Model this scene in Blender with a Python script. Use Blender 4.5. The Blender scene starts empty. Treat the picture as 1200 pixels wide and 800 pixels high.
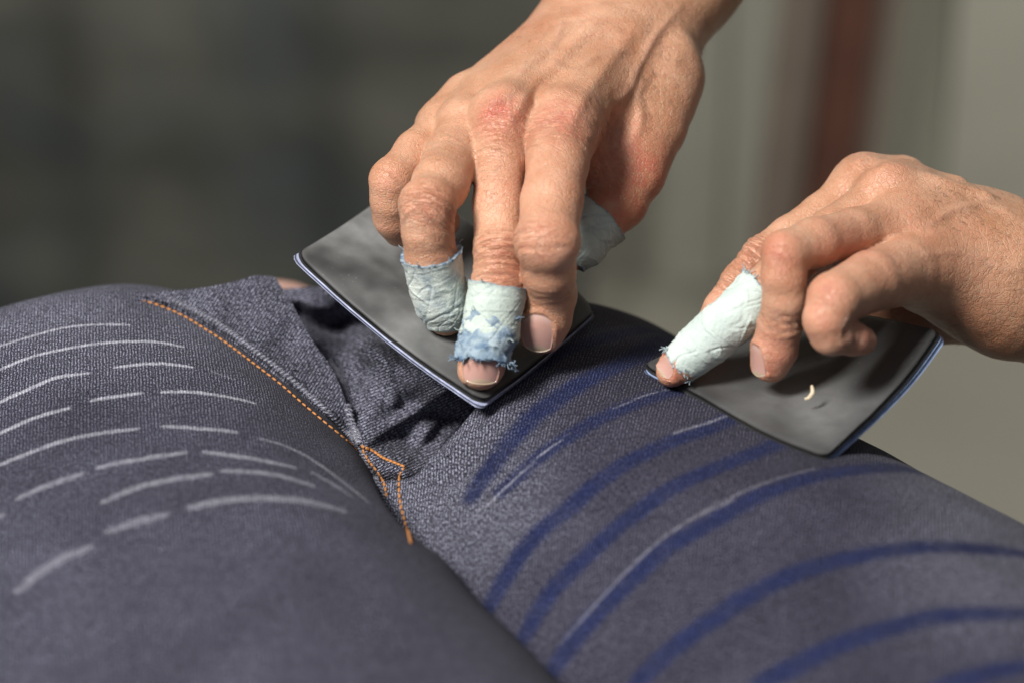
import bpy, bmesh, math, random
import numpy as np
from mathutils import Vector, Matrix, noise as mnoise
from mathutils.bvhtree import BVHTree
random.seed(4); np.random.seed(4)
SC = bpy.context.scene
COL = SC.collection
# ------------------------------------------------------------------ camera
PITCH = math.radians(24); SN, CS = math.sin(PITCH), math.cos(PITCH)
CAM = np.array([0.0, -800.0, 1350.0])            # millimetres
FPX = 85.0 / 36.0 * 1200.0
cam = bpy.data.cameras.new('camera'); camo = bpy.data.objects.new('camera', cam); COL.objects.link(camo)
camo.location = CAM * 0.001
camo.rotation_euler = (math.pi/2 - PITCH, 0, 0)
cam.lens = 85; cam.sensor_width = 36; cam.sensor_fit = 'HORIZONTAL'
cam.clip_start = 0.05; cam.clip_end = 100
cam.dof.use_dof = True; cam.dof.focus_distance = 0.843; cam.dof.aperture_fstop = 5.4
SC.camera = camo
# ------------------------------------------------------------------ world and lamps (indoor workshop)
W = bpy.data.worlds.new('World'); SC.world = W; W.use_nodes = True
bg = W.node_tree.nodes['Background']; bg.inputs[0].default_value = (0.80, 0.88, 1.0, 1); bg.inputs[1].default_value = 0.095
def area(name, loc, target, sx, sy, power, col):
    l = bpy.data.lights.new(name, 'AREA'); l.shape = 'RECTANGLE'; l.size = sx; l.size_y = sy; l.energy = power; l.color = col
    o = bpy.data.objects.new(name, l); COL.objects.link(o); o.location = loc
    o.rotation_euler = (Vector(target) - Vector(loc)).to_track_quat('-Z', 'Y').to_euler()
    return o
area('ceiling_light', (-0.68, -0.78, 2.12), (0.0, 0.0, 1.0), 0.32, 0.48, 42, (1.0, 0.97, 0.93))
area('ceiling_light', (-0.1, -1.5, 2.4), (0, 0, 1.0), 1.0, 0.5, 3.0, (0.92, 0.95, 1.0))  # unseen fill lamp, added to lift the dark sides from the front
area('ceiling_light', (0.9, 1.2, 2.6), (0.85, 3.0, 1.55), 1.6, 0.4, 40.0, (1.0, 0.97, 0.9))  # unseen lamp added to brighten the back wall, turned away from the arms
SC.view_settings.view_transform = 'Standard'; SC.view_settings.look = 'None'
SC.view_settings.exposure = 0.0; SC.view_settings.gamma = 1.0
SC.cycles.use_denoising = True
# ------------------------------------------------------------------ helpers
def dpt(py, h):                                   # viewing depth of height h (mm above the thigh tops) on image row py
    return (350.0 - h) / (SN + (py - 400.0) / FPX * CS)
def V(px, py, d):                                 # view space point, mm
    return np.array([(px - 600.0) / FPX * d, (py - 400.0) / FPX * d, d], float)
def VH(px, py, h): return V(px, py, dpt(py, h))
R3 = np.array([[1, 0, 0], [0, -SN, -CS], [0, CS, -SN]], float).T   # columns: images of view axes
def v2w(p):                                       # view mm -> world mm
    p = np.asarray(p, float)
    X, Y, Z = p[..., 0], p[..., 1], p[..., 2]
    return np.stack([X, Z*CS - Y*SN, -Z*SN - Y*CS], -1) + CAM
def w2v(p):
    v = np.asarray(p, float) - CAM
    return np.stack([v[..., 0], -(v[..., 1]*SN + v[..., 2]*CS), v[..., 1]*CS - v[..., 2]*SN], -1)
def w2px(p):
    v = w2v(p); return np.stack([600 + v[..., 0]/v[..., 2]*FPX, 400 + v[..., 1]/v[..., 2]*FPX, v[..., 2]], -1)
def ray_dir(px, py):
    a = v2w(V(px, py, 100.0)) - CAM
    return Vector(a / np.linalg.norm(a))
def smooth01(x): x = np.clip(x, 0, 1); return x*x*(3-2*x)
def catmull(P, n):
    P = np.asarray(P, float)
    if len(P) == 2: P = np.array([P[0], (P[0]+P[1])/2, P[1]])
    Q = np.vstack([2*P[0]-P[1], P, 2*P[-1]-P[-2]]); out = []
    m = len(P) - 1
    for k in range(n):
        u = k / (n - 1) * m; i = min(int(u), m - 1); t = u - i
        a, b, c, d = Q[i], Q[i+1], Q[i+2], Q[i+3]
        out.append(0.5*((2*b) + (c-a)*t + (2*a-5*b+4*c-d)*t*t + (3*b-a-3*c+d)*t**3))
    return np.array(out)
def arclen(P):
    return np.concatenate([[0], np.cumsum(np.linalg.norm(np.diff(P, axis=0), axis=1))])
def resample(P, step):
    P = catmull(P, max(40, len(P)*12)); s = arclen(P); n = max(2, int(s[-1]/step)+1)
    q = np.linspace(0, s[-1], n); return np.stack([np.interp(q, s, P[:, k]) for k in range(3)], -1)
def mesh_obj(name, verts_mm, faces, mat=None, parent=None, smooth=True, attrs=None, origin=None):
    """verts in world millimetres -> ONE linked mesh object whose vertices are relative to origin (m)"""
    v = np.asarray(verts_mm, float) * 0.001
    org = np.array(origin if origin is not None else (PORG.get(parent.name, (0, 0, 0)) if parent else (0, 0, 0)), float)
    v = v - org
    me = bpy.data.meshes.new(name)
    faces = np.asarray(faces) if not isinstance(faces, list) else faces
    if isinstance(faces, np.ndarray) and len(faces):
        k = faces.shape[1]
        me.vertices.add(len(v)); me.vertices.foreach_set('co', v.astype(np.float32).ravel())
        me.loops.add(faces.size); me.loops.foreach_set('vertex_index', faces.astype(np.int32).ravel())
        me.polygons.add(len(faces)); me.polygons.foreach_set('loop_start', np.arange(0, faces.size, k, dtype=np.int32))
        me.polygons.foreach_set('loop_total', np.full(len(faces), k, np.int32))
        me.update(calc_edges=True); me.validate()
    else:
        me.from_pydata([tuple(x) for x in v], [], faces)
    if smooth: me.polygons.foreach_set('use_smooth', np.ones(len(me.polygons), bool))
    for k, a in (attrs or {}).items():
        a = np.asarray(a, np.float32)
        if a.ndim == 1:
            t = me.attributes.new(k, 'FLOAT', 'POINT'); t.data.foreach_set('value', a)
        else:
            t = me.attributes.new(k, 'FLOAT_VECTOR', 'POINT'); t.data.foreach_set('vector', a.ravel())
    if mat: me.materials.append(mat)
    o = bpy.data.objects.new(name, me); COL.objects.link(o)
    if parent: o.parent = parent
    PORG[o.name] = tuple(org) if parent is None or True else (0, 0, 0)
    if parent is None and origin is not None: o.location = org
    return o
PORG = {}
def thing(name, label, cat, loc, group=None):
    o = bpy.data.objects.new(name, None); COL.objects.link(o); o.location = loc; o.empty_display_size = 0.02
    o['label'] = label; o['category'] = cat
    if group: o['group'] = group
    PORG[o.name] = tuple(loc); return o
def grid_faces(nu, nv, wrapv=False):
    i = np.arange(nu-1)[:, None]; j = np.arange(nv if wrapv else nv-1)[None]
    j2 = (j+1) % nv
    a = i*nv + j; b = (i+1)*nv + j; c = (i+1)*nv + j2; d = i*nv + j2
    return np.stack([a, b, c, d], -1).reshape(-1, 4)
def bvh_of(v, f): return BVHTree.FromPolygons([Vector(x) for x in v], [tuple(int(i) for i in q) for q in f])
def fbm(p, sc, oc=3, seed=0.0):
    return mnoise.fractal(Vector((p[0]*sc+seed, p[1]*sc-seed, p[2]*sc)), 1.0, 2.0, oc)
# vectorised value noise (fast)
_T = np.random.RandomState(7).rand(64, 64, 64).astype(np.float32)
def vnoise(P, sc, seed=0):
    q = np.asarray(P, float)*sc + seed*7.31 + 1000.0
    i = np.floor(q).astype(int); f = q - i; f = f*f*(3-2*f); r = 0
    for dx in (0, 1):
        for dy in (0, 1):
            for dz in (0, 1):
                w = (f[..., 0] if dx else 1-f[..., 0])*(f[..., 1] if dy else 1-f[..., 1])*(f[..., 2] if dz else 1-f[..., 2])
                r = r + w*_T[(i[..., 0]+dx) & 63, (i[..., 1]+dy) & 63, (i[..., 2]+dz) & 63]
    return r*2-1
def vfbm(P, sc, oc=3, seed=0):
    r = 0; a = 1.0; tot = 0
    for k in range(oc): r = r + a*vnoise(P, sc*2**k, seed+k*3.7); tot += a; a *= 0.5
    return r/tot
# ------------------------------------------------------------------ node helpers
class NT:
    def __init__(s, name):
        s.m = bpy.data.materials.new(name); s.m.use_nodes = True; s.t = s.m.node_tree; s.b = s.t.nodes['Principled BSDF']
        s.out = s.t.nodes['Material Output']
    def n(s, ty, **kw):
        x = s.t.nodes.new(ty)
        for k, v in kw.items(): setattr(x, k, v)
        return x
    def set(s, inp, v):
        if isinstance(v, bpy.types.NodeSocket): s.t.links.new(v, inp)
        else: inp.default_value = v
    def math(s, op, a, b=0.0, c=None, clamp=False):
        x = s.n('ShaderNodeMath', operation=op, use_clamp=clamp); s.set(x.inputs[0], a); s.set(x.inputs[1], b)
        if c is not None: s.set(x.inputs[2], c)
        return x.outputs[0]
    def attr(s, name, vec=False):
        x = s.n('ShaderNodeAttribute', attribute_name=name); return x.outputs['Vector' if vec else 'Fac']
    def noise(s, vec, scale, detail=3, rough=0.5, dist=0.0):
        x = s.n('ShaderNodeTexNoise'); s.set(x.inputs['Vector'], vec); s.set(x.inputs['Scale'], scale)
        x.inputs['Detail'].default_value = detail; x.inputs['Roughness'].default_value = rough; x.inputs['Distortion'].default_value = dist
        return x.outputs['Fac']
    def voro(s, vec, scale, feat='F1', rnd=1.0):
        x = s.n('ShaderNodeTexVoronoi', feature=feat); s.set(x.inputs['Vector'], vec); s.set(x.inputs['Scale'], scale)
        x.inputs['Randomness'].default_value = rnd
        return x.outputs['Distance']
    def mapv(s, vec, scale=(1, 1, 1), rot=(0, 0, 0), loc=(0, 0, 0)):
        x = s.n('ShaderNodeMapping'); s.set(x.inputs['Vector'], vec); x.inputs['Scale'].default_value = scale
        x.inputs['Rotation'].default_value = rot; x.inputs['Location'].default_value = loc
        return x.outputs[0]
    def ramp(s, fac, stops):
        x = s.n('ShaderNodeValToRGB'); s.set(x.inputs[0], fac); e = x.color_ramp.elements
        while len(e) < len(stops): e.new(0.5)
        for k, (p, c) in enumerate(stops):
            e[k].position = p; e[k].color = c if isinstance(c, tuple) and len(c) == 4 else ((*c, 1) if isinstance(c, tuple) else (c, c, c, 1))
        return x.outputs[0]
    def mix(s, f, a, b, mode='MIX'):
        x = s.n('ShaderNodeMix', data_type='RGBA', blend_type=mode); s.set(x.inputs[0], f)
        s.set(x.inputs[6], a if isinstance(a, bpy.types.NodeSocket) else (*a, 1)); s.set(x.inputs[7], b if isinstance(b, bpy.types.NodeSocket) else (*b, 1))
        return x.outputs[2]
    def mr(s, v, a, b, c=0.0, d=1.0):
        x = s.n('ShaderNodeMapRange'); s.set(x.inputs[0], v)
        for k, q in enumerate((a, b, c, d)): x.inputs[k+1].default_value = q
        return x.outputs[0]
    def bump(s, h, dist, strength=1.0, prev=None):
        x = s.n('ShaderNodeBump'); s.set(x.inputs['Height'], h); x.inputs['Distance'].default_value = dist; x.inputs['Strength'].default_value = strength
        if prev: s.t.links.new(prev, x.inputs['Normal'])
        return x.outputs[0]
    def fin(s, col=None, rough=None, normal=None, **kw):
        if col is not None: s.set(s.b.inputs['Base Color'], col if isinstance(col, bpy.types.NodeSocket) else (*col, 1))
        if rough is not None: s.set(s.b.inputs['Roughness'], rough)
        if normal is not None: s.t.links.new(normal, s.b.inputs['Normal'])
        for k, v in kw.items(): s.set(s.b.inputs[k.replace('_', ' ')], v)
        return s.m

# ------------------------------------------------------------------ materials
def mat_denim(name='denim', fleck=1.0):
    """object attribute 'dc' = weave coordinates in mm (x across the twill lines, y along them)"""
    t = NT(name); dc = t.attr('dc', True)
    wob = t.noise(dc, 0.22, 3); wob2 = t.noise(dc, 1.1, 2)
    sep = t.n('ShaderNodeSeparateXYZ'); t.set(sep.inputs[0], dc)
    x = t.math('ADD', sep.outputs[0], t.math('MULTIPLY', t.math('SUBTRACT', wob, 0.5), 1.1))
    x = t.math('ADD', x, t.math('MULTIPLY', t.math('SUBTRACT', wob2, 0.5), 0.22))
    rib = t.math('SINE', t.math('MULTIPLY', x, 2*math.pi/1.12))
    rib01 = t.math('MULTIPLY_ADD', rib, 0.5, 0.5)
    f1 = t.noise(t.mapv(dc, (2.1, 1.0, 1)), 1.0, 2, 0.65)          # single yarn flecks
    f2 = t.noise(t.mapv(dc, (3.4, 2.6, 1)), 1.0, 1, 0.6)
    mot = t.noise(dc, 0.045, 4, 0.6)
    fl = t.math('MULTIPLY', t.mr(f1, 0.47, 0.62), t.math('ADD', 0.16, t.math('MULTIPLY', t.math('POWER', rib01, 2.0), 1.45)))
    fl = t.math('ADD', fl, t.math('MULTIPLY', t.mr(f2, 0.56, 0.70), 0.75))
    raw = t.attr('raw')                                             # 1 = dark unfaded denim and painted edge shade, 0 = scraped / faded
    base = t.mix(raw, (0.0080, 0.0080, 0.0155), (0.0020, 0.0020, 0.0062))
    lite = t.mix(raw, (0.118, 0.113, 0.156), (0.46, 0.465, 0.59))
    amt = t.math('MULTIPLY', fl, t.math('MULTIPLY_ADD', mot, 0.55, 0.52 * fleck), clamp=True)
    amt = t.math('MULTIPLY', amt, t.math('MULTIPLY_ADD', raw, -0.22, 1.0)); c = t.mix(amt, base, lite)
    pat = t.mr(t.noise(dc, 0.02, 4, 0.55), 0.3, 0.7, 0.82, 1.2)
    c = t.mix(1.0, c, t.n('ShaderNodeCombineColor').outputs[0], 'MIX') if False else c
    hs = t.n('ShaderNodeHueSaturation'); t.set(hs.inputs['Color'], c); t.set(hs.inputs['Value'], pat); c = hs.outputs[0]
    # blue rubbed whiskers and scraped pale whiskers: worn marks kept in the attributes
    en = t.math('SUBTRACT', t.noise(dc, 0.55, 6, 0.75), 0.5)
    bl = t.math('ADD', t.attr('blue'), t.math('MULTIPLY', en, 2.0))
    blm = t.math('MULTIPLY', t.mr(bl, -0.40, 0.40), t.math('MULTIPLY', t.attr('bluek'), t.mr(t.noise(dc, 0.13, 3), 0.3, 0.6, 0.72, 1.0)))
    bcol = t.mix(amt, (0.0035, 0.005, 0.022), (0.050, 0.066, 0.18))
    c = t.mix(blm, c, bcol)
    wh = t.math('ADD', t.attr('white'), t.math('MULTIPLY', en, 2.3))
    whm = t.math('MULTIPLY', t.mr(wh, -0.15, 0.45), t.math('MULTIPLY', t.math('MULTIPLY', t.attr('whitek'), t.mr(t.noise(dc, 0.35, 3), 0.35, 0.6, 0.55, 1.0)), t.math('MULTIPLY_ADD', rib01, 0.4, 0.62, clamp=True)))
    c = t.mix(whm, c, t.mix(t.math('MULTIPLY_ADD', fl, 0.55, 0.25, clamp=True), (0.17, 0.17, 0.21), (0.62, 0.62, 0.69)))
    h = t.math('ADD', t.math('MULTIPLY', rib01, 0.6), t.math('MULTIPLY', f1, 0.9))
    nb = t.bump(h, 0.00018, 0.7)
    t.fin(c, 0.86, nb, Specular_IOR_Level=0.12)
    t.b.inputs['Sheen Weight'].default_value = 0.02; t.b.inputs['Sheen Roughness'].default_value = 0.5
    return t.m
DENIM = mat_denim()
def mat_skin():
    t = NT('skin'); tc = t.n('ShaderNodeTexCoord').outputs['Object']
    mm = t.mapv(tc, (1000, 1000, 1000))
    n1 = t.noise(mm, 0.06, 4, 0.6); n2 = t.noise(mm, 0.45, 4, 0.65); n3 = t.noise(mm, 1.7, 3, 0.6)
    c = t.mix(t.mr(n1, 0.3, 0.7), (0.46, 0.222, 0.125), (0.66, 0.39, 0.258))
    c = t.mix(t.math('MULTIPLY', t.mr(n2, 0.45, 0.72), 0.45), c, (0.60, 0.26, 0.17))
    c = t.mix(t.math('MULTIPLY', t.mr(n3, 0.55, 0.75), 0.22), c, (0.80, 0.60, 0.48))
    red = t.math('MULTIPLY', t.attr('red'), t.mr(t.noise(mm, 0.22, 5, 0.75), 0.33, 0.68, 0.15, 1.15), clamp=True)
    c = t.mix(red, c, (0.53, 0.145, 0.10))
    tan = t.attr('tan'); c = t.mix(t.math('MULTIPLY', tan, 0.75, clamp=True), c, (0.46, 0.245, 0.125))  # brown skin tone, including shade painted onto the right arm
    vein = t.attr('vein'); c = t.mix(t.math('MULTIPLY', vein, 0.35, clamp=True), c, (0.40, 0.27, 0.21))
    fr = t.mr(t.voro(mm, 0.16), 0.0, 0.10, 1.0, 0.0)
    c = t.mix(t.math('MULTIPLY', fr, 0.30), c, (0.35, 0.15, 0.08))
    # wrinkles: ws = mm along the finger from the nearest joint, wm = strength
    wv = t.attr('wr', True); sp = t.n('ShaderNodeSeparateXYZ'); t.set(sp.inputs[0], wv)
    wn = t.noise(t.mapv(wv, (1.05, 0.13, 0.13)), 1.0, 3, 0.6, 0.3)
    crs = t.mr(t.math('ABSOLUTE', t.math('SUBTRACT', wn, 0.5)), 0.0, 0.055, 1.0, 0.0)
    crs = t.math('MULTIPLY', crs, t.attr('wm'))
    c = t.mix(t.math('MULTIPLY', crs, 0.42, clamp=True), c, (0.42, 0.15, 0.095))
    cells = t.voro(mm, 0.95, 'DISTANCE_TO_EDGE'); cell2 = t.voro(t.mapv(mm, (1, 1, 1), (0.4, 0.7, 0.2)), 0.42, 'DISTANCE_TO_EDGE')
    h = t.math('ADD', t.math('MULTIPLY', t.mr(cells, 0, 0.16), 0.16), t.math('MULTIPLY', t.mr(cell2, 0, 0.07), 0.30))
    h = t.math('ADD', h, t.math('MULTIPLY', n3, 0.35)); h = t.math('ADD', h, t.math('MULTIPLY', n2, 0.8))
    h = t.math('SUBTRACT', h, t.math('MULTIPLY', crs, 1.7))
    nb = t.bump(h, 0.00045, 0.85)
    rg = t.mr(n2, 0.3, 0.7, 0.30, 0.46)
    t.fin(c, rg, nb, Specular_IOR_Level=0.5)
    t.b.subsurface_method = 'RANDOM_WALK'
    t.b.inputs['Subsurface Weight'].default_value = 0.6; t.b.inputs['Subsurface Radius'].default_value = (1.0, 0.35, 0.2)
    t.b.inputs['Subsurface Scale'].default_value = 0.0022
    return t.m
SKIN = mat_skin()
def mat_nail():
    t = NT('fingernail'); tc = t.attr('nuv', True); sp = t.n('ShaderNodeSeparateXYZ'); t.set(sp.inputs[0], tc)
    y = sp.outputs[1]
    n = t.noise(t.mapv(tc, (9, 1.5, 1)), 1.0, 2)
    y2 = t.math('ADD', y, t.math('MULTIPLY', t.math('POWER', sp.outputs[0], 2.0), -0.22))
    c = t.ramp(t.mr(y2, -1, 1), [(0.0, (0.62, 0.42, 0.37)), (0.25, (0.53, 0.29, 0.235)), (0.80, (0.55, 0.31, 0.26)), (0.86, (0.50, 0.38, 0.27)), (1.0, (0.36, 0.27, 0.18))])
    c = t.mix(t.math('MULTIPLY', n, 0.25), c, (0.62, 0.44, 0.39))
    nb = t.bump(n, 0.00008, 0.5)
    t.fin(c, 0.33, nb, Subsurface_Weight=0.3); t.b.inputs['Subsurface Scale'].default_value = 0.001
    t.b.inputs['Coat Weight'].default_value = 0.3
    return t.m
NAIL = mat_nail()
def mat_tape(name, c0, c1, dirt):
    t = NT(name); tc = t.attr('tuv', True)
    mm = t.mapv(t.n('ShaderNodeTexCoord').outputs['Object'], (1000, 1000, 1000))
    n = t.noise(mm, 0.12, 4, 0.6); n2 = t.noise(mm, 0.8, 4, 0.65)
    c = t.mix(t.mr(n, 0.3, 0.7), c0, c1)
    dm = t.math('MULTIPLY', t.mr(t.noise(mm, 0.16, 5, 0.7), 0.44, 0.66), dirt)
    dm = t.math('MAXIMUM', dm, t.math('MULTIPLY', t.attr('edge'), t.mr(n2, 0.2, 0.6)))
    dm = t.math('MAXIMUM', dm, t.math('MULTIPLY', t.attr('fold'), t.math('ADD', 0.16, dirt * 0.9)))  # folds darkened in colour: crease shade painted in along with the stains
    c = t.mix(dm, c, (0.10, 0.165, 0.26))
    weave = t.voro(mm, 1.4)
    h = t.math('ADD', t.math('MULTIPLY', weave, 0.35), t.math('MULTIPLY', n2, 1.5))
    nb = t.bump(h, 0.00035, 0.7)
    t.fin(c, 0.78, nb, Specular_IOR_Level=0.25, Subsurface_Weight=0.0)
    return t.m
TAPE_A = mat_tape('tape_pale_green', (0.47, 0.545, 0.49), (0.56, 0.63, 0.57), 0.12)
TAPE_B = mat_tape('tape_stained', (0.54, 0.60, 0.56), (0.64, 0.69, 0.63), 0.55)
TAPE_C = mat_tape('tape_ragged_blue', (0.26, 0.35, 0.41), (0.46, 0.54, 0.57), 1.25)
TAPE_D = mat_tape('tape_clean', (0.50, 0.585, 0.54), (0.58, 0.655, 0.61), 0.08)
def mat_rubber():
    t = NT('black_rubber'); mm = t.mapv(t.n('ShaderNodeTexCoord').outputs['Object'], (1000, 1000, 1000))
    n = t.noise(mm, 0.022, 3, 0.5); n2 = t.noise(mm, 0.12, 4, 0.6); n3 = t.noise(mm, 2.5, 2, 0.6)
    dust = t.math('MULTIPLY', t.mr(n, 0.32, 0.62), t.math('MULTIPLY_ADD', n2, 0.9, 0.45), clamp=True)
    dust = t.math('MULTIPLY', dust, t.attr('dust'))  # dust together with the highlight painted on the left pad
    c = t.mix(t.math('MULTIPLY', dust, 0.85), (0.034, 0.034, 0.034), (0.40, 0.405, 0.40))
    sp = t.mr(t.noise(mm, 1.1, 2, 0.5), 0.70, 0.78)
    c = t.mix(t.math('MULTIPLY', sp, 0.35), c, (0.35, 0.34, 0.32))
    nb = t.bump(t.math('ADD', t.math('MULTIPLY', n2, 1.0), t.math('MULTIPLY', n3, 0.3)), 0.00025, 0.5)
    t.fin(c, t.mr(n2, 0.3, 0.7, 0.50, 0.62), nb, Specular_IOR_Level=0.35); return t.m
RUBBER = mat_rubber()
def mat_plain(name, col, rough=0.6, var=0.15, nsc=0.1, bump=0.0002, **kw):
    t = NT(name); mm = t.mapv(t.n('ShaderNodeTexCoord').outputs['Object'], (1000, 1000, 1000))
    n = t.noise(mm, nsc, 4, 0.6)
    lo = tuple(x*(1-var) for x in col); hi = tuple(min(1, x*(1+var)) for x in col)
    t.fin(t.mix(t.mr(n, 0.3, 0.7), lo, hi), rough, t.bump(n, bump, 0.5), **kw); return t.m
PAPER = mat_plain('pale_blue_backing', (0.33, 0.44, 0.70), 0.6, 0.25, 0.3)
PAPER2 = mat_plain('grey_blue_backing', (0.36, 0.39, 0.55), 0.55, 0.3, 0.3)
PAPER2.name = 'grey_blue_backing'
ORANGE = mat_plain('orange_thread', (0.44, 0.18, 0.048), 0.55, 0.35, 1.2, 0.0002)
PALE_THREAD = mat_plain('pale_thread', (0.42, 0.44, 0.50), 0.7, 0.3, 1.2)
LINT = mat_plain('lint', (0.62, 0.52, 0.36), 0.7, 0.2, 1.0)
HAIR = mat_plain('hair', (0.10, 0.045, 0.02), 0.5, 0.2, 1.0)
FORM = mat_plain('mannequin_shell', (0.55, 0.33, 0.27), 0.5, 0.1, 0.03)

# ------------------------------------------------------------------ the room behind
def room():
    wallm = NT('wall_paint'); tc = wallm.n('ShaderNodeTexCoord').outputs['Object']
    n = wallm.noise(wallm.mapv(tc, (1, 1, 0.4)), 2.2, 3, 0.5)
    wallm.fin(wallm.mix(wallm.mr(n, 0.3, 0.7), (0.36, 0.345, 0.28), (0.42, 0.415, 0.35)), 0.8)
    fl = NT('concrete'); tc = fl.n('ShaderNodeTexCoord').outputs['Object']
    n = fl.noise(tc, 1.5, 5, 0.6); fl.fin(fl.mix(n, (0.24, 0.23, 0.19), (0.36, 0.345, 0.29)), 0.75)
    def box(name, x0, x1, y0, y1, z0, z1, mat, parent=None, bev=0.0, local=False):
        bm = bmesh.new(); bmesh.ops.create_cube(bm, size=1)
        for v in bm.verts: v.co = Vector(((x0+x1)/2 + v.co.x*(x1-x0), (y0+y1)/2 + v.co.y*(y1-y0), (z0+z1)/2 + v.co.z*(z1-z0)))
        if bev: bmesh.ops.bevel(bm, geom=bm.edges[:], offset=bev, segments=2, affect='EDGES')
        if parent:
            if not local:
                for v in bm.verts: v.co -= parent.location
        me = bpy.data.meshes.new(name); bm.to_mesh(me); bm.free(); me.materials.append(mat)
        o = bpy.data.objects.new(name, me); COL.objects.link(o)
        if parent: o.parent = parent
        return o
    f = box('floor', -5, 5, -2.5, 4.0, -0.1, 0.0, fl.m); f['kind'] = 'structure'
    w = box('wall', -5, 5, 2.5, 2.65, 0.0, 3.4, wallm.m); w['kind'] = 'structure'
    # dark screens at the left
    dk = NT('dark_cloth'); tc = dk.n('ShaderNodeTexCoord').outputs['Object']
    n = dk.noise(dk.mapv(tc, (1.3, 1, 2.2)), 2.1, 3, 0.55)
    c = dk.mix(dk.mr(n, 0.35, 0.65), (0.062, 0.062, 0.051), (0.138, 0.136, 0.115))
    n2 = dk.noise(dk.mapv(tc, (1.3, 1, 1.6), (0, 0, 0), (4, 2, 1)), 2.6, 2, 0.5)
    c = dk.mix(dk.math('MULTIPLY', dk.mr(n2, 0.5, 0.7), 0.5), c, (0.045, 0.062, 0.075))
    dk.fin(c, 0.9)
    t = thing('screen_curtain', 'dark grey green curtain hanging blurred behind the upper left', 'curtain', (-1.2, 2.05, 0.0))
    # corrugated hanging cloth, real folds
    nx, nz = 160, 24; P = []
    for i in range(nx):
        x = -2.2 + 2.30*i/(nx-1)
        for k in range(nz):
            z = 0.05 + 2.9*k/(nz-1)
            P.append((x*1000, (2.05 + 0.015*math.sin(x*17+0.6*math.sin(z*1.3)) + 0.008*math.sin(x*41))*1000, z*1000))
    cl = mesh_obj('cloth', P, grid_faces(nx, nz), dk.m, t, True)
    sm = cl.modifiers.new('thickness', 'SOLIDIFY'); sm.thickness = 0.004
    box('curtain_rail', -2.3, 0.2, 2.03, 2.07, 2.98, 3.02, mat_plain('rail_metal', (0.3, 0.3, 0.3), 0.4), t, 0.004)
    # red brown post
    rb = mat_plain('red_brown_paint', (0.095, 0.034, 0.020), 0.7, 0.3, 0.01)
    t = thing('post', 'red brown upright post standing blurred behind the right hand', 'post', (0.40, 2.2, 0.0))
    s = box('shaft', -0.029, 0.029, -0.03, 0.03, 0.02, 2.6, rb, t, 0.004, True)
    s.location = (0, 0, 0); s.rotation_euler = (0, math.radians(4.0), 0)
    bk = box('flange', -0.085, 0.075, 0.045, 0.055, 0.02, 2.6, mat_plain('brown_grey_paint', (0.22, 0.175, 0.14), 0.7, 0.1, 0.01), t, 0.002, True); bk.rotation_euler = s.rotation_euler  # added strip of in-between colour, imitating the post's blurred edge
    box('base_plate', 0.285, 0.485, 2.11, 2.29, 0.0, 0.02, rb, t, 0.003)
    # pale pilasters in the wall, seen as faint upright bands
    gm = mat_plain('grey_panel', (0.395, 0.385, 0.322), 0.8, 0.1, 0.004)
    for x0, x1 in ((0.62, 0.98), (1.25, 1.42), (0.12, 0.30)):
        p = box('pilaster', x0, x1, 2.46, 2.498, 0.0, 3.3, gm); p['kind'] = 'structure'
room()

# ------------------------------------------------------------------ jeans
JORG = (-0.02, -0.05, 0.90)
JEANS = thing('jeans', 'dark indigo denim jeans with pale scraped and blue rubbed whiskers across the thighs', 'jeans', JORG)
BLUE = [  # (pixels on the photograph, width mm, strength)
 ([(600,452),(641,423),(690,401),(725,392),(760,387),(800,382)], 5.2, .75),
 ([(553,580),(579,541),(629,485),(686,446),(747,417),(800,400),(850,392)], 7.4, 1.0),
 ([(588,575),(612,552),(641,528),(697,493),(753,469),(798,455),(860,440)], 5.8, .9),
 ([(573,710),(590,680),(624,631),(669,592),(725,547),(781,519),(849,493),(920,470)], 6.0, 1.0),
 ([(612,749),(646,693),(691,648),(742,603),(792,569),(850,543),(900,524),(960,505)], 6.0, 1.0),
 ([(643,792),(686,732),(736,682),(781,642),(840,608),(900,576),(960,556),(1020,548),(1080,552)], 6.2, 1.0),
 ([(747,798),(792,757),(840,722),(880,696),(920,676),(960,662),(1020,648),(1100,640),(1200,648)], 6.2, 1.0),
 ([(890,800),(940,776),(980,756),(1040,736),(1100,722),(1210,718)], 6.2, 1.0),
 ([(1100,806),(1128,796),(1205,779)], 6.2, 1.0)]
WHITE_F = [([(560,600),(580,583),(612,552),(640,528),(669,507)], 1.0, .6), ([(719,479),(764,460),(798,454)], 1.1, .4),
 ([(657,755),(700,706),(742,662),(792,618),(860,586)], 1.2, .34), ([(800,614),(848,586),(920,558),(956,549)], 1.2, .3),
 ([(790,507),(830,495),(860,484)], 1.5, .45), ([(520,525),(560,490),(600,462)],1.0,.3), ([(1040,531),(1060,533),(1080,538)],1.6,.5)]
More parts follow.
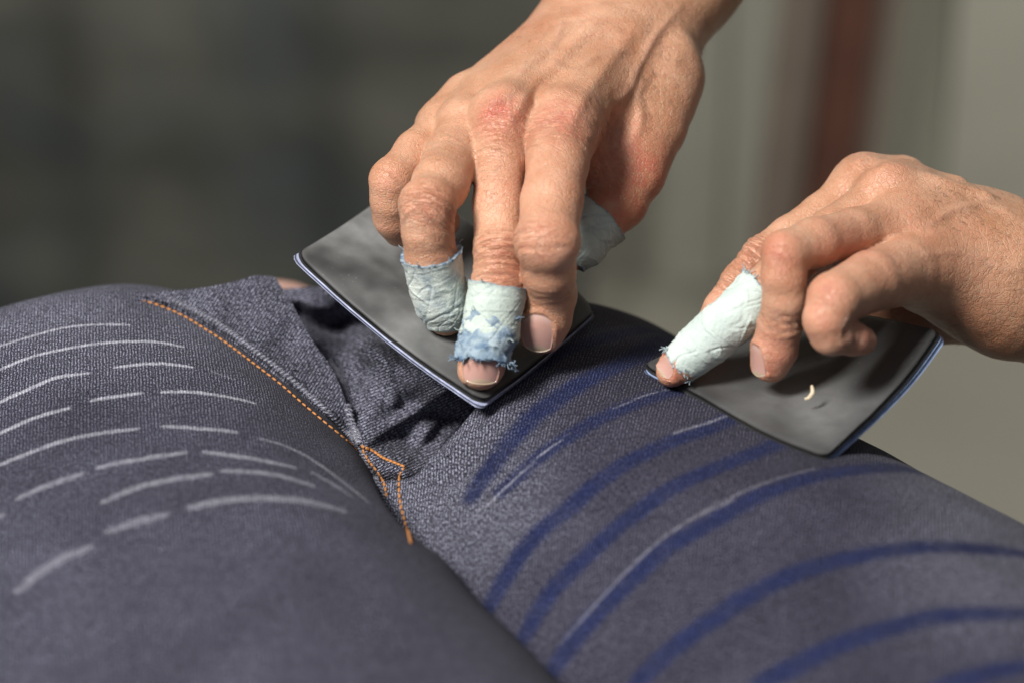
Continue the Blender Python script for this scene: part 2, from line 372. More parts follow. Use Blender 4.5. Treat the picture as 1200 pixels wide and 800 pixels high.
WHITE_N = [([(-10,409),(30,396),(75,384),(116,380),(152,381)], 1.5, 1.2), ([(-10,437),(37,418),(75,409),(120,402),(169,400),(214,406)], 1.8, 1.25),
 ([(-10,476),(37,454),(67,442),(103,437)], 2.1, 1.15), ([(135,430),(176,426),(225,430)], 2.1, 1.15), ([(246,434),(274,444)], 1.0, .6),
 ([(-10,512),(41,489),(81,478)], 2.3, .95), ([(107,469),(131,465),(165,460)], 2.3, 1.0), ([(191,459),(225,459),(262,464),(298,472)], 2.1, 1.0),
 ([(-10,548),(37,529),(75,516),(112,508),(161,502)], 2.3, .7), ([(191,499),(225,501),(276,506)], 2.2, .75), ([(318,480),(345,494)],1.0,.4),
 ([(116,547),(150,540),(216,530)], 2.7, .6), ([(240,529),(292,536),(345,547)], 2.6, .58), ([(22,583),(56,568),(96,555)], 2.8, .55),
 ([(304,513),(337,523),(375,544),(430,587)], 1.6, .6), ([(122,587),(169,568),(246,555)], 3.2, .52), ([(262,551),(319,555),(366,568)], 2.9, .5),
 ([(367,553),(412,581)], 1.8, .45), ([(225,594),(260,586),(300,583),(350,586),(402,598)], 3.9, .46), ([(128,622),(160,611),(192,603)], 3.8, .42),
 ([(21,691),(59,662),(104,641)], 4.2, .38), ([(-20,612),(2,603)], 3.0, .5)]
def polymask(uv, lines, proj):
    """marks laid on the cloth: distance in mm on the cloth to each worn line. proj: pixel -> cloth uv"""
    best = np.full(len(uv), -1.0); kk = np.zeros(len(uv))
    for pts, w, k in lines:
        L = np.array([proj(p) for p in pts]); L = catmull(np.c_[L, np.zeros(len(L))], len(L)*5)[:, :2]
        lo, hi = L.min(0)-w*2.2, L.max(0)+w*2.2
        m = np.where(((uv > lo) & (uv < hi)).all(1))[0]
        if not len(m): continue
        q = uv[m]; d = np.full(len(m), 1e9)
        S = arclen(np.c_[L, np.zeros(len(L))]); tot = S[-1]; ss = np.zeros(len(m))
        for i in range(len(L)-1):
            a, b = L[i], L[i+1]; ab = b-a; l2 = max((ab@ab), 1e-9)
            tt = np.clip(((q-a)@ab)/l2, 0, 1); dd = np.linalg.norm(q-(a+tt[:, None]*ab), axis=1)
            c = dd < d; d[c] = dd[c]; ss[c] = S[i]+tt[c]*math.sqrt(l2)
        endf = 0.80 + 0.20*np.clip(np.minimum(ss, tot-ss)/max(6.0, w*1.5), 0, 1)
        val = np.clip(1 - d/(w*0.5*endf*1.25), -1, 1)
        c = val > best[m]; best[m[c]] = val[c]; kk[m[c]] = k*(0.75+0.25*endf[c])
    return best, kk
def thigh(name, rp, ang, wl, wr, rz, t0, t1, tend, nt, nphi, disp, twk, label, lines_blue, lines_white, rawf, taper=0.0, sqx=1.0):
    a = np.array([math.sin(ang), -math.cos(ang), 0.0]); n = np.array([-a[1], a[0], 0.0]); up = np.array([0, 0, 1.0])
    t = np.linspace(t0, t1, nt)
    # more angular samples on the upper half
    g = np.linspace(0, 1, nphi, endpoint=False); ph = -math.pi + 2*math.pi*g
    ph = ph + 0.55*np.sin(ph)*-1.0 * -1 * -1
    T, PH = np.meshgrid(t, ph, indexing='ij')
    Wd = np.where(PH < 0, wl, wr)*(1-taper*T/100)
    RZ = rz*(1-taper*T/100)
    # rounded end towards the waist
    e = np.clip((tend - T)/70.0, 0, 1); fall = 1-np.sqrt(np.clip(1-e*e, 0.0, 1)); k = 1-fall*0.55
    Xn = np.sign(PH)*np.abs(np.sin(PH))**np.where(PH < 0, sqx, 1.0)*Wd*k; Zz = (np.cos(PH)*RZ*k) - RZ + fall*0.0 - (rz*0.45*fall) + rz*0.55*fall*0
    P = np.array(rp) + a*T[..., None] + n*Xn[..., None] + up*Zz[..., None]
    N = n*(np.sin(PH)/Wd*rz)[..., None] + up*np.cos(PH)[..., None]; N /= np.linalg.norm(N, axis=-1, keepdims=True)
    arc = np.cumsum(np.linalg.norm(np.diff(P, axis=1, prepend=P[:, :1]), axis=-1), axis=1)
    mid = np.argmin(abs(ph)); ref = arc[:, mid:mid+1]; arc = arc-ref
    # constant arc coordinate from a typical ring keeps the weave continuous
    arc0 = arc[int(nt*0.6)][None].repeat(nt, 0)
    P = disp(P, N, T, PH)
    Pf = P.reshape(-1, 3); uv = np.stack([T.ravel(), arc0.ravel()], -1)
    px = w2px(Pf)
    F = grid_faces(nt, nphi, True)[:, ::-1]; bv = bvh_of(Pf, F)
    def proj(p):
        for k_ in range(40):
            r = bv.ray_cast(Vector(CAM), ray_dir(p[0], p[1]+k_*1.0))
            if r[0] is not None: break
        q = np.array(r[0]); f = F[r[2]]; f = np.array([i for i in f if i % nphi != 0]); d = ((Pf[f]-q)**2).sum(1); w = 1/(d+0.02)
        return (uv[f]*w[:, None]).sum(0)/w.sum()
    b, bk = polymask(uv, lines_blue, proj); wv, wk = polymask(uv, lines_white, proj)
    # weave coordinates
    (rx, ry), (ix, iy) = twk
    r_ = bv.ray_cast(Vector(CAM), ray_dir(rx, ry)); vi = int(F[r_[2]][0]); A2 = np.array([(px[vi+nphi]-px[vi])[:2]/(uv[vi+nphi]-uv[vi])[0], (px[vi+1]-px[vi])[:2]/(uv[vi+1]-uv[vi])[1]]).T
    dv = np.linalg.solve(A2, np.array([ix, iy], float)); dv /= np.linalg.norm(dv); print('twill', dv); pe = np.array([-dv[1], dv[0]])
    dc = np.stack([uv@pe, uv@dv, np.zeros(len(uv))], -1)
    raw = rawf(px, T.ravel(), PH.ravel())
    o = mesh_obj(name, Pf, F, DENIM, JEANS, True, dict(dc=dc, blue=b, bluek=bk, white=wv, whitek=wk, raw=raw))
    if label: o['label'] = label
    return o, Pf, F, bv
def dispN(P, N, T, PH):
    d = vfbm(P, 0.012, 3, 2)*1.2 + vfbm(P, 0.05, 2, 5)*0.25
    # light creases running to the crotch
    px = w2px(P)
    for (x0, y0, x1, y1, w, amp) in ((330,470,440,560,7,0.8),(300,452,420,540,6,-0.7),(250,425,350,480,8,0.5)):
        L = np.hypot(x1-x0, y1-y0); ux, uy = (x1-x0)/L, (y1-y0)/L
        s = ((px[..., 0]-x0)*ux+(px[..., 1]-y0)*uy)/L; q = (px[..., 0]-x0)*-uy+(px[..., 1]-y0)*ux
        d = d + amp*np.exp(-(q/w)**2)*smooth01(s*3)*smooth01((1-s)*3)
    P = P + N*d[..., None]
    rt = smooth01((PH-0.5)/0.5)*(PH < 2.6); nn = np.array([math.cos(math.radians(24)), math.sin(math.radians(24)), 0])
    P = P + nn*((-10.5*np.exp(-((px[..., 1]-605)/36)**2)-2.5*np.exp(-((px[..., 1]-700)/50)**2)+1.5*np.exp(-((px[..., 1]-490)/35)**2))*rt*(px[..., 0] > 250))[..., None]
    return P
def dispF(P, N, T, PH):
    px = w2px(P)
    d = vfbm(P, 0.013, 3, 8)*1.6 + vfbm(P, 0.06, 2, 4)*0.3
    for (x0, y0, x1, y1, w, amp) in ((480,560,640,450,9,1.3),(488,590,620,500,8,-1.0),(500,620,600,560,9,0.9),(480,545,560,520,6,0.8),(530,660,600,600,10,-0.8),
                                     (485,575,560,552,5,-0.8),(560,470,680,400,12,-0.9)):
        L = np.hypot(x1-x0, y1-y0); ux, uy = (x1-x0)/L, (y1-y0)/L
        s = ((px[..., 0]-x0)*ux+(px[..., 1]-y0)*uy)/L; q = (px[..., 0]-x0)*-uy+(px[..., 1]-y0)*ux
        d = d + amp*np.exp(-(q/w)**2)*smooth01(s*3)*smooth01((1-s)*3)
    P = P + N*d[..., None]
    # the thigh rolls down into the crotch along its crease
    x0, y0, x1, y1 = 478, 549, 560, 452
    L = np.hypot(x1-x0, y1-y0); ux, uy = (x1-x0)/L, (y1-y0)/L
    q = (px[..., 0]-x0)*uy - (px[..., 1]-y0)*ux          # >0 : to the upper left
    q = -q if ((300-x0)*uy-(300-y0)*ux) < 0 else q
    low = smooth01((562 - px[..., 1])/24.0)
    top = N[..., 2] > -0.2
    sink = smooth01((q+16)/46.0)*low*top
    P = P - np.array([0, 0, 1.0])*(sink*42)[..., None]
    return P
def rawN(px, T, PH): return np.clip(0.98 - smooth01((px[:, 1]-370)/140.0)*0.78, 0.16, 1)
def rawF(px, T, PH):
    d = np.hypot(px[:, 0]-500, (px[:, 1]-540)*0.8); r = 1 - smooth01((d-30)/170.0)*0.98
    return np.clip(np.maximum(r, smooth01((px[:, 0]-960)/200.0)*(1-smooth01((px[:, 1]-620)/200.0))), 0.05, 1)  # darker cloth towards the right edge paints in the thigh's shade
thN, PN, FN, prN = thigh('leg', (-77, -135, 1000), math.radians(24), 160, 79, 90, -280, 290, -178, 450, 520, dispN, ((100, 400), (0.0, -1.0)),
    'near thigh marked with short pale scraped dashes', [], WHITE_N, rawN)
thF, PF, FF, prF = thigh('leg', (85.6, -126, 1000), math.radians(34), 112, 124, 112, -250, 360, -165, 480, 560, dispF, ((690, 450), (0.30, -1.0)),
    'far thigh crossed by curved blue stripes', BLUE, WHITE_F, rawF)
bvN, bvF = prN, prF
def hit(bv, px, py):
    r = bv.ray_cast(Vector(CAM), ray_dir(px, py)); return None if r[0] is None else (np.array(r[0]), np.array(r[1]))
def hN(px, py):
    r = hit(bvN, px, py)
    return None if r is None else r[0][2]-1000.0
def rbf(pts):
    pts = np.array(pts, float); X = pts[:, :2]/100.0; n = len(X)
    U = lambda r2: 0.5*r2*np.log(r2+1e-9)
    K = U(((X[:, None]-X[None])**2).sum(-1)); Pm = np.c_[np.ones(n), X]
    A = np.zeros((n+3, n+3)); A[:n, :n] = K+np.eye(n)*1e-3; A[:n, n:] = Pm; A[n:, :n] = Pm.T
    w = np.linalg.solve(A, np.r_[pts[:, 2], 0, 0, 0])
    def f(q):
        q = np.asarray(q, float); s = q.shape[:-1]; q2 = q.reshape(-1, 2)/100.0
        k = U(((q2[:, None]-X[None])**2).sum(-1)); return (k@w[:n] + w[n] + q2@w[n+1:]).reshape(s)
    return f
def coons(left, right, top, bottom, nu, nv):
    """u runs left->right, v top->bottom; px polylines"""
    l = catmull(np.c_[left, np.zeros(len(left))], nv)[:, :2]; r = catmull(np.c_[right, np.zeros(len(right))], nv)[:, :2]
    t = catmull(np.c_[top, np.zeros(len(top))], nu)[:, :2]; b = catmull(np.c_[bottom, np.zeros(len(bottom))], nu)[:, :2]
    u = np.linspace(0, 1, nu)[:, None, None]; v = np.linspace(0, 1, nv)[None, :, None]
    return (1-u)*l[None]+u*r[None]+(1-v)*t[:, None]+v*b[:, None]-((1-u)*(1-v)*t[0]+u*(1-v)*t[-1]+(1-u)*v*b[0]+u*v*b[-1])
def sheet(name, G, H, thick, raw, ang, parent=JEANS, mat=None, extra=None, label=None):
    nu, nv = G.shape[:2]
    P = v2w(np.stack([(G[..., 0]-600)/FPX*dpt(G[..., 1], H), (G[..., 1]-400)/FPX*dpt(G[..., 1], H), dpt(G[..., 1], H)], -1))
    if extra is not None: P = extra(P)
    du = np.gradient(P, axis=0); dv = np.gradient(P, axis=1); N = np.cross(du, dv); N /= np.linalg.norm(N, axis=-1, keepdims=True)+1e-9
    if (N*(P-CAM)).sum(-1).mean() > 0: N = -N
    Q = P - N*thick
    n = nu*nv; idx = np.arange(n).reshape(nu, nv)
    F = grid_faces(nu, nv); F2 = F[:, ::-1]+n
    per = np.r_[idx[:, 0], idx[-1, 1:], idx[-2::-1, -1], idx[0, -2:0:-1]]
    side = np.stack([per, np.roll(per, -1), np.roll(per, -1)+n, per+n], -1)
    allP = np.r_[P.reshape(-1, 3), Q.reshape(-1, 3)]; allF = np.r_[F, F2, side]
    c, s_ = math.cos(ang), math.sin(ang)
    ua = np.tile(G[..., 0].ravel()*0.31, 2); va = np.tile(G[..., 1].ravel()*0.36, 2)     # cloth pattern laid flat
    dc = np.stack([ua*c+va*s_, -ua*s_+va*c, np.zeros(len(ua))], -1)
    z = np.zeros(len(allP))
    o = mesh_obj(name, allP, allF, mat or DENIM, parent, True, dict(dc=dc, blue=z-1, bluek=z, white=z-1, whitek=z, raw=z+raw))
    if label: o['label'] = label
    return o, allP, allF
SEAM = [(158,349),(190,357),(215,367),(243,383),(270,400),(300,422),(330,445),(355,466),(380,488),(403,508),(425,526)]
# fly placket: lies along the seam on the near thigh, its free edge stands up
left = [(158,347),(200,357),(243,379),(275,399),(330,441),(380,484),(424,524)]
right = [(322,325),(340,352),(362,393),(384,424),(396,446),(408,478),(426,526)]
top = [(158,347),(200,341),(240,337),(275,330),(300,323),(322,325)]
bottom = [(424,524),(426,526)]
G = coons(left, right, top, bottom, 90, 150)
cp = []
print('seam h', [(x, y, None if hN(x, y) is None else round(float(hN(x, y)), 1)) for x, y in SEAM+[(230,352),(270,360),(300,360),(300,345),(240,340),(320,400),(350,430)]])
SH = []
for (x, y) in SEAM:
    h = hN(x, y); SH.append((x, y, h if h is not None else None))
last = -6.0
for (x, y, h) in SH:
    if h is None: h = last
    last = h; off = 1.6 if y < 430 else 1.6-2.6*min(1, (y-430)/40)
    cp.append((x, y, h+off))
cp += [(322,325,3),(300,324,4.5),(275,331,4),(240,337,2),(340,352,-1),(362,393,-10),(384,424,-18),(396,446,-22),(408,478,-27),(426,526,-33),(272,366,-3.5),(300,346,2.5),(300,382,-6),(328,378,-5),(330,410,-13),(250,352,0.5),(225,358,-2.5)]
fA = rbf(cp); HA = fA(G)
PX3 = np.dstack([G, np.zeros(G.shape[:2])])
HA = HA + vfbm(PX3, 0.02, 3, 1)*0.8
shA, PA, FA = sheet('fly_placket', G, HA, 1.1, 0.93, 0.5)
# crotch and far hip cloth with its folds
left = [(270,350),(300,385),(335,430),(365,480),(395,560)]
right = [(660,400),(625,440),(600,470),(565,515),(540,555),(525,600)]
top = [(270,350),(340,338),(430,338),(520,352),(600,372),(660,400)]
bottom = [(395,560),(425,590),(460,610),(525,600)]
G = coons(left, right, top, bottom, 190, 180)
cp = [(270,350,-22),(300,385,-28),(335,430,-40),(365,480,-45),(395,560,-55),(425,590,-52),(460,610,-52),(525,600,-58),(540,555,-55),(565,515,-52),(600,470,-40),(430,560,-40),(460,565,-39),(350,336,-14),(430,338,-18),(520,352,-10),(600,372,-6),(660,400,-4),(350,362,-22),(395,355,-18),(430,362,-28),
      (365,392,-31),(400,384,-36),(440,382,-37),(480,400,-30),(400,404,-27),(420,400,-20),(438,401,-16),(460,414,-14),(490,437,-12),(520,457,-11),(545,470,-22),
      (400,430,-28),(430,430,-22),(460,450,-22),(490,470,-29),(515,485,-36),(410,470,-30),(440,470,-26),(470,495,-36),(500,505,-37),
      (425,505,-32),(450,515,-37),(480,525,-42),(421,524,-33.5),(440,531,-33),(458,539,-32),(477,549,-31),(500,530,-41),(530,502,-40),(560,480,-34),(610,430,-14)]
fB = rbf(cp); HB = fB(G)
PX3 = np.dstack([G, np.zeros(G.shape[:2])])
HB = HB + vfbm(PX3, 0.02, 2, 3)*0.7
for (pl, wd, ht) in (([(524,458),(480,486),(428,519)], 9, 3.0), ([(350,366),(380,384),(402,396)], 9, -3.0), ([(404,402),(425,432),(420,480)], 7, -1.6), ([(436,402),(452,430),(462,470)], 8, 1.6), ([(560,462),(520,500),(482,545)], 7, -2.5), ([(345,350),(372,362),(420,366)], 8, 1.5)):
    L = catmull(np.c_[np.array(pl, float), np.zeros(len(pl))], 30)[:, :2]; dm = np.sqrt(((G[:, :, None]-L)**2).sum(-1)).min(-1); HB = HB+ht*np.exp(-(dm/wd)**2)
shB, PB, FB = sheet('crotch_panel', G, HB, 1.0, 0.97, 1.1)
bvA = bvh_of(PA, FA); bvB = bvh_of(PB, FB)
def hit_all(px, py, which=None):
    best = None
    for b in (which or (bvN, bvF, bvA, bvB)):
        r = hit(b, px, py)
        if r is not None and (best is None or np.linalg.norm(r[0]-CAM) < np.linalg.norm(best[0]-CAM)): best = r
    return best
def surf_line(pts, step_px=4, which=None):
    L = catmull(np.c_[np.array(pts, float), np.zeros(len(pts))], 80)[:, :2]; out = []
    for p in L:
        r = hit_all(p[0], p[1], which)
        if r is not None:
            n = r[1] if np.dot(r[1], CAM-r[0]) > 0 else -r[1]
            out.append(np.r_[r[0], n])
    return np.array(out)
# one stitch mesh shared by all
def capsule_mesh(L, r, sq=0.75):
    V_, F_ = [], []; k = 8; rings = [(-L/2, 0.25), (-L/2+0.25, 0.8), (-L/5, 1.0), (L/5, 1.0), (L/2-0.25, 0.8), (L/2, 0.25)]
    for (x, s) in rings:
        for j in range(k):
            a = 2*math.pi*j/k; V_.append((x, math.cos(a)*r*s, math.sin(a)*r*s*sq))
    for i in range(len(rings)-1):
        for j in range(k): F_.append((i*k+j, i*k+(j+1) % k, (i+1)*k+(j+1) % k, (i+1)*k+j))
    F_.append(tuple(range(k))[::-1]); F_.append(tuple((len(rings)-1)*k+j for j in range(k)))
    me = bpy.data.meshes.new('stitch'); me.from_pydata([(x*.001, y*.001, z*.001) for x, y, z in V_], [], F_)
    me.polygons.foreach_set('use_smooth', np.ones(len(F_), bool)); me.materials.append(ORANGE); return me
ST = capsule_mesh(2.15, 0.5)
def stitches(pts, pitch=2.75, which=None, lift=0.25, scale=1.0):
    L = surf_line(pts, which=which)
    if len(L) < 3: return
    # drop jumps
    s = arclen(L[:, :3]); tot = s[-1]; q = np.arange(pitch/2, tot, pitch)
    for x in q:
        a = np.array([np.interp(x-pitch*.4, s, L[:, k]) for k in range(6)]); b = np.array([np.interp(x+pitch*.4, s, L[:, k]) for k in range(6)])
        c = (a+b)/2; nrm = c[3:]/np.linalg.norm(c[3:]); tx = b[:3]-a[:3]
        if np.linalg.norm(tx) < 0.2: continue
        tx = tx/np.linalg.norm(tx); ty = np.cross(nrm, tx); ty /= np.linalg.norm(ty); tz = np.cross(tx, ty)
        o = bpy.data.objects.new('stitch', ST); COL.objects.link(o); o.parent = JEANS
        p = (c[:3]+tz*lift)*.001 - np.array(JORG)
        rot = random.uniform(-.12, .12)
        M = Matrix(((tx[0], ty[0], tz[0], p[0]), (tx[1], ty[1], tz[1], p[1]), (tx[2], ty[2], tz[2], p[2]), (0, 0, 0, 1))) @ Matrix.Rotation(rot, 4, 'Z')
        o.matrix_basis = M @ Matrix.Diagonal((scale*pitch/2.75, scale, scale, 1))
stitches([(165,352),(190,360),(215,371),(240,386),(266,403),(298,427),(328,450),(352,471),(378,493),(400,511),(420,528)])
stitches([(424,522),(438,529),(448,536),(462,542),(474,547)], pitch=2.0, scale=1.25)
stitches([(425,525),(432,539),(444,554),(451,568),(454,585)], pitch=2.5)
stitches([(474,548),(469,556),(468,572),(470,592),(476,615),(481,636)], pitch=2.6)
stitches([(430,558),(438,568),(446,588),(450,602)], pitch=2.9, which=(bvF, bvB))
def rope(name, pts, r, mat, pitch, parent=JEANS, which=None, twist=0.6, lift=0.0, label=None):
    """a rolled, overlocked cloth edge: a ridge wrapped in slanting threads"""
    L = surf_line(pts, which=which); s = arclen(L[:, :3]); n = int(s[-1]/0.35)+2; q = np.linspace(0, s[-1], n)
    C = np.stack([np.interp(q, s, L[:, k]) for k in range(6)], -1); P = C[:, :3]+0; N = C[:, 3:]/np.linalg.norm(C[:, 3:], axis=1, keepdims=True)
    for _ in range(6): P[1:-1] = (P[:-2]+P[1:-1]*2+P[2:])/4
    T = np.gradient(P, axis=0); T /= np.linalg.norm(T, axis=1, keepdims=True); B = np.cross(N, T); B /= np.linalg.norm(B, axis=1, keepdims=True); N = np.cross(T, B)
    k = 14; V_ = []
    for i in range(n):
        for j in range(k):
            a = 2*math.pi*j/k
            rr = r*(1+0.38*max(0, math.sin(2*math.pi*q[i]/pitch + a*twist*2))**0.7)*min(1, i/6+0.3, (n-1-i)/6+0.3)
            V_.append(P[i]+N[i]*(math.sin(a)*rr+lift)+B[i]*math.cos(a)*rr)
    V_ = np.array(V_); jj = np.tile(np.arange(k), n); qq = np.repeat(q, k)
    z = np.zeros(len(V_)); fl = np.sin(2*math.pi*qq/pitch + 2*math.pi*jj/k*twist*2)
    dc = np.stack([qq*1.0+jj*0.5, jj*1.2, z], -1)
    o = mesh_obj(name, V_, grid_faces(n, k, True), mat, parent, True, dict(dc=dc, blue=z-1, bluek=z, white=np.clip(fl, -1, 1)*0.8-.1, whitek=z+0.9, raw=z+1.0))
    return o
rope('rolled_seam', [(196,351),(217,361),(238,371),(262,386),(300,414),(330,437),(352,456),(385,485),(421,519)], 0.85, DENIM, 1.6, which=(bvA, bvN), lift=0.7)
rope('rolled_seam', [(385,424),(395,437),(403,455),(408,478),(414,498),(423,520)], 1.2, DENIM, 1.7, lift=0.2)
rope('rolled_seam', [(424,528),(431,545),(441,562),(450,584),(459,615),(463,630)], 0.9, DENIM, 1.7, which=(bvF, bvB), lift=0.3)

# mannequin form inside the jeans, its shell shows past the open fly
MAN = thing('mannequin', 'pinkish mannequin body just visible behind the open fly of the jeans', 'mannequin', (-0.06, 0.06, 0.90))
def ellipsoid(c, r, nu=48, nv=24):
    V_ = []
    for i in range(nv+1):
        th = math.pi*i/nv
        for j in range(nu):
            a = 2*math.pi*j/nu; V_.append((c[0]+r[0]*math.sin(th)*math.cos(a), c[1]+r[1]*math.sin(th)*math.sin(a), c[2]+r[2]*math.cos(th)))
    return np.array(V_), grid_faces(nv+1, nu, True)
cpt = v2w(VH(318, 352, -12))
v_, f_ = ellipsoid((cpt[0]-8, cpt[1]+70, cpt[2]-71), (40, 50, 46)); print('torso top px', w2px(v_)[:, 1].min(), w2px(v_)[:, 0].min(), w2px(v_)[:, 0].max())
v_[:, 1] += 0.0
mesh_obj('torso', v_, f_, FORM, MAN)

# ------------------------------------------------------------------ implicit surfaces for hands
class Field:
    def __init__(s, lo, hi, h):
        s.h = h; s.lo = np.array(lo, float); s.n = (np.ceil((np.array(hi)-s.lo)/h)+1).astype(int)
        s.ax = [s.lo[k]+h*np.arange(s.n[k]) for k in range(3)]
    def new(s): return np.full(tuple(s.n), 30.0, np.float32)
    def sub(s, pts, pad):
        a = np.clip(((pts.min(0)-pad-s.lo)/s.h).astype(int), 0, s.n-1); b = np.clip(((pts.max(0)+pad-s.lo)/s.h).astype(int)+2, 1, s.n)
        return tuple(slice(int(a[k]), int(b[k])) for k in range(3))
    def coords(s, sl):
        return np.meshgrid(*[s.ax[k][sl[k]].astype(np.float32) for k in range(3)], indexing='ij')
    def cap(s, D, a, b, ra, rb, k=3.0):
        a = np.asarray(a, float); b = np.asarray(b, float)
        sl = s.sub(np.array([a, b]), max(ra, rb)+k+6)
        if any(q.stop <= q.start for q in sl): return
        X, Y, Z = s.coords(sl); ab = b-a; l2 = float(ab@ab)+1e-9
        t = np.clip(((X-a[0])*ab[0]+(Y-a[1])*ab[1]+(Z-a[2])*ab[2])/l2, 0, 1)
        d = np.sqrt((X-a[0]-t*ab[0])**2+(Y-a[1]-t*ab[1])**2+(Z-a[2]-t*ab[2])**2) - (ra+(rb-ra)*t)
        D[sl] = smin(D[sl], d.astype(np.float32), k)
    def ell(s, D, c, r, k=4.0, axes=None, sub=False):
        c = np.asarray(c, float); r = np.asarray(r, float)*np.ones(3); sl = s.sub(np.array([c]), r.max()+k+4)
        X, Y, Z = s.coords(sl); x, y, z = X-c[0], Y-c[1], Z-c[2]
        if axes is not None: x, y, z = [x*A[0]+y*A[1]+z*A[2] for A in axes]
        q = np.sqrt((x/r[0])**2+(y/r[1])**2+(z/r[2])**2); d = ((q-1)*r.min()).astype(np.float32)
        D[sl] = -smin(-D[sl], d, k) if sub else smin(D[sl], d, k)
def smin(a, b, k):
    if k <= 0: return np.minimum(a, b)
    h = np.maximum(k-np.abs(a-b), 0)/k; return np.minimum(a, b)-h*h*k*0.25
def surface_nets(D, lo, h):
    s = D < 0; nx, ny, nz = D.shape
    c = s[:-1, :-1, :-1].astype(np.int8)
    cnt = np.zeros(c.shape, np.int8)
    for dx in (0, 1):
        for dy in (0, 1):
            for dz in (0, 1): cnt += s[dx:nx-1+dx, dy:ny-1+dy, dz:nz-1+dz]
    act = (cnt > 0) & (cnt < 8); I = np.argwhere(act); vid = np.full(act.shape, -1, np.int64); vid[act] = np.arange(len(I))
    acc = np.zeros((len(I), 3)); num = np.zeros(len(I))
    cor = [(0,0,0),(1,0,0),(0,1,0),(1,1,0),(0,0,1),(1,0,1),(0,1,1),(1,1,1)]
    vals = {q: D[I[:, 0]+q[0], I[:, 1]+q[1], I[:, 2]+q[2]] for q in cor}
    for q in cor:
        for ax in range(3):
            if q[ax] == 0:
                p = list(q); p[ax] = 1; p = tuple(p); a, b = vals[q], vals[p]; m = (a < 0) != (b < 0)
                t = a[m]/(a[m]-b[m]); off = np.array(q, float)[None].repeat(m.sum(), 0); off[:, ax] += t
                acc[m] += off; num[m] += 1
    V_ = (I+acc/num[:, None])*h+lo
    Fs = []
    for ax in range(3):
        o1, o2 = [(1, 2), (2, 0), (0, 1)][ax]
        a = s.take(range(0, D.shape[ax]-1), ax); b = s.take(range(1, D.shape[ax]), ax)
        e = np.argwhere(a != b)
        ok = (e[:, o1] > 0) & (e[:, o2] > 0) & (e[:, o1] < D.shape[o1]-1) & (e[:, o2] < D.shape[o2]-1); e = e[ok]
        ins = s[e[:, 0], e[:, 1], e[:, 2]]
        def gi(d1, d2):
            q = e.copy(); q[:, o1] -= d1; q[:, o2] -= d2; return vid[q[:, 0], q[:, 1], q[:, 2]]
        f = np.stack([gi(1, 1), gi(0, 1), gi(0, 0), gi(1, 0)], -1)
        f[~ins] = f[~ins][:, ::-1]; Fs.append(f)
    F = np.vstack(Fs); F = F[(F >= 0).all(1)]
    return V_, F
def relax(V_, F, it, lam=0.5):
    e = np.r_[F[:, [0, 1]], F[:, [1, 2]], F[:, [2, 3]], F[:, [3, 0]]]; n = len(V_)
    deg = np.bincount(e[:, 0], minlength=n)+np.bincount(e[:, 1], minlength=n)
    for k in range(it):
        l = lam if k % 2 == 0 else -lam*1.04
        S = np.stack([np.bincount(e[:, 0], V_[e[:, 1], a], n)+np.bincount(e[:, 1], V_[e[:, 0], a], n) for a in range(3)], -1)/np.maximum(deg, 1)[:, None]
        V_ = V_+(S-V_)*l
    return V_
def vnormals(V_, F):
    n = np.cross(V_[F[:, 2]]-V_[F[:, 0]], V_[F[:, 3]]-V_[F[:, 1]]); N = np.zeros_like(V_)
    for k in range(4):
        for a in range(3): N[:, a] += np.bincount(F[:, k], n[:, a], len(V_))
    return N/(np.linalg.norm(N, axis=1, keepdims=True)+1e-9)
def C(px, py, d, r): return np.r_[V(px, py, d), r*d/FPX]      # joint: pixel, depth, radius in pixels

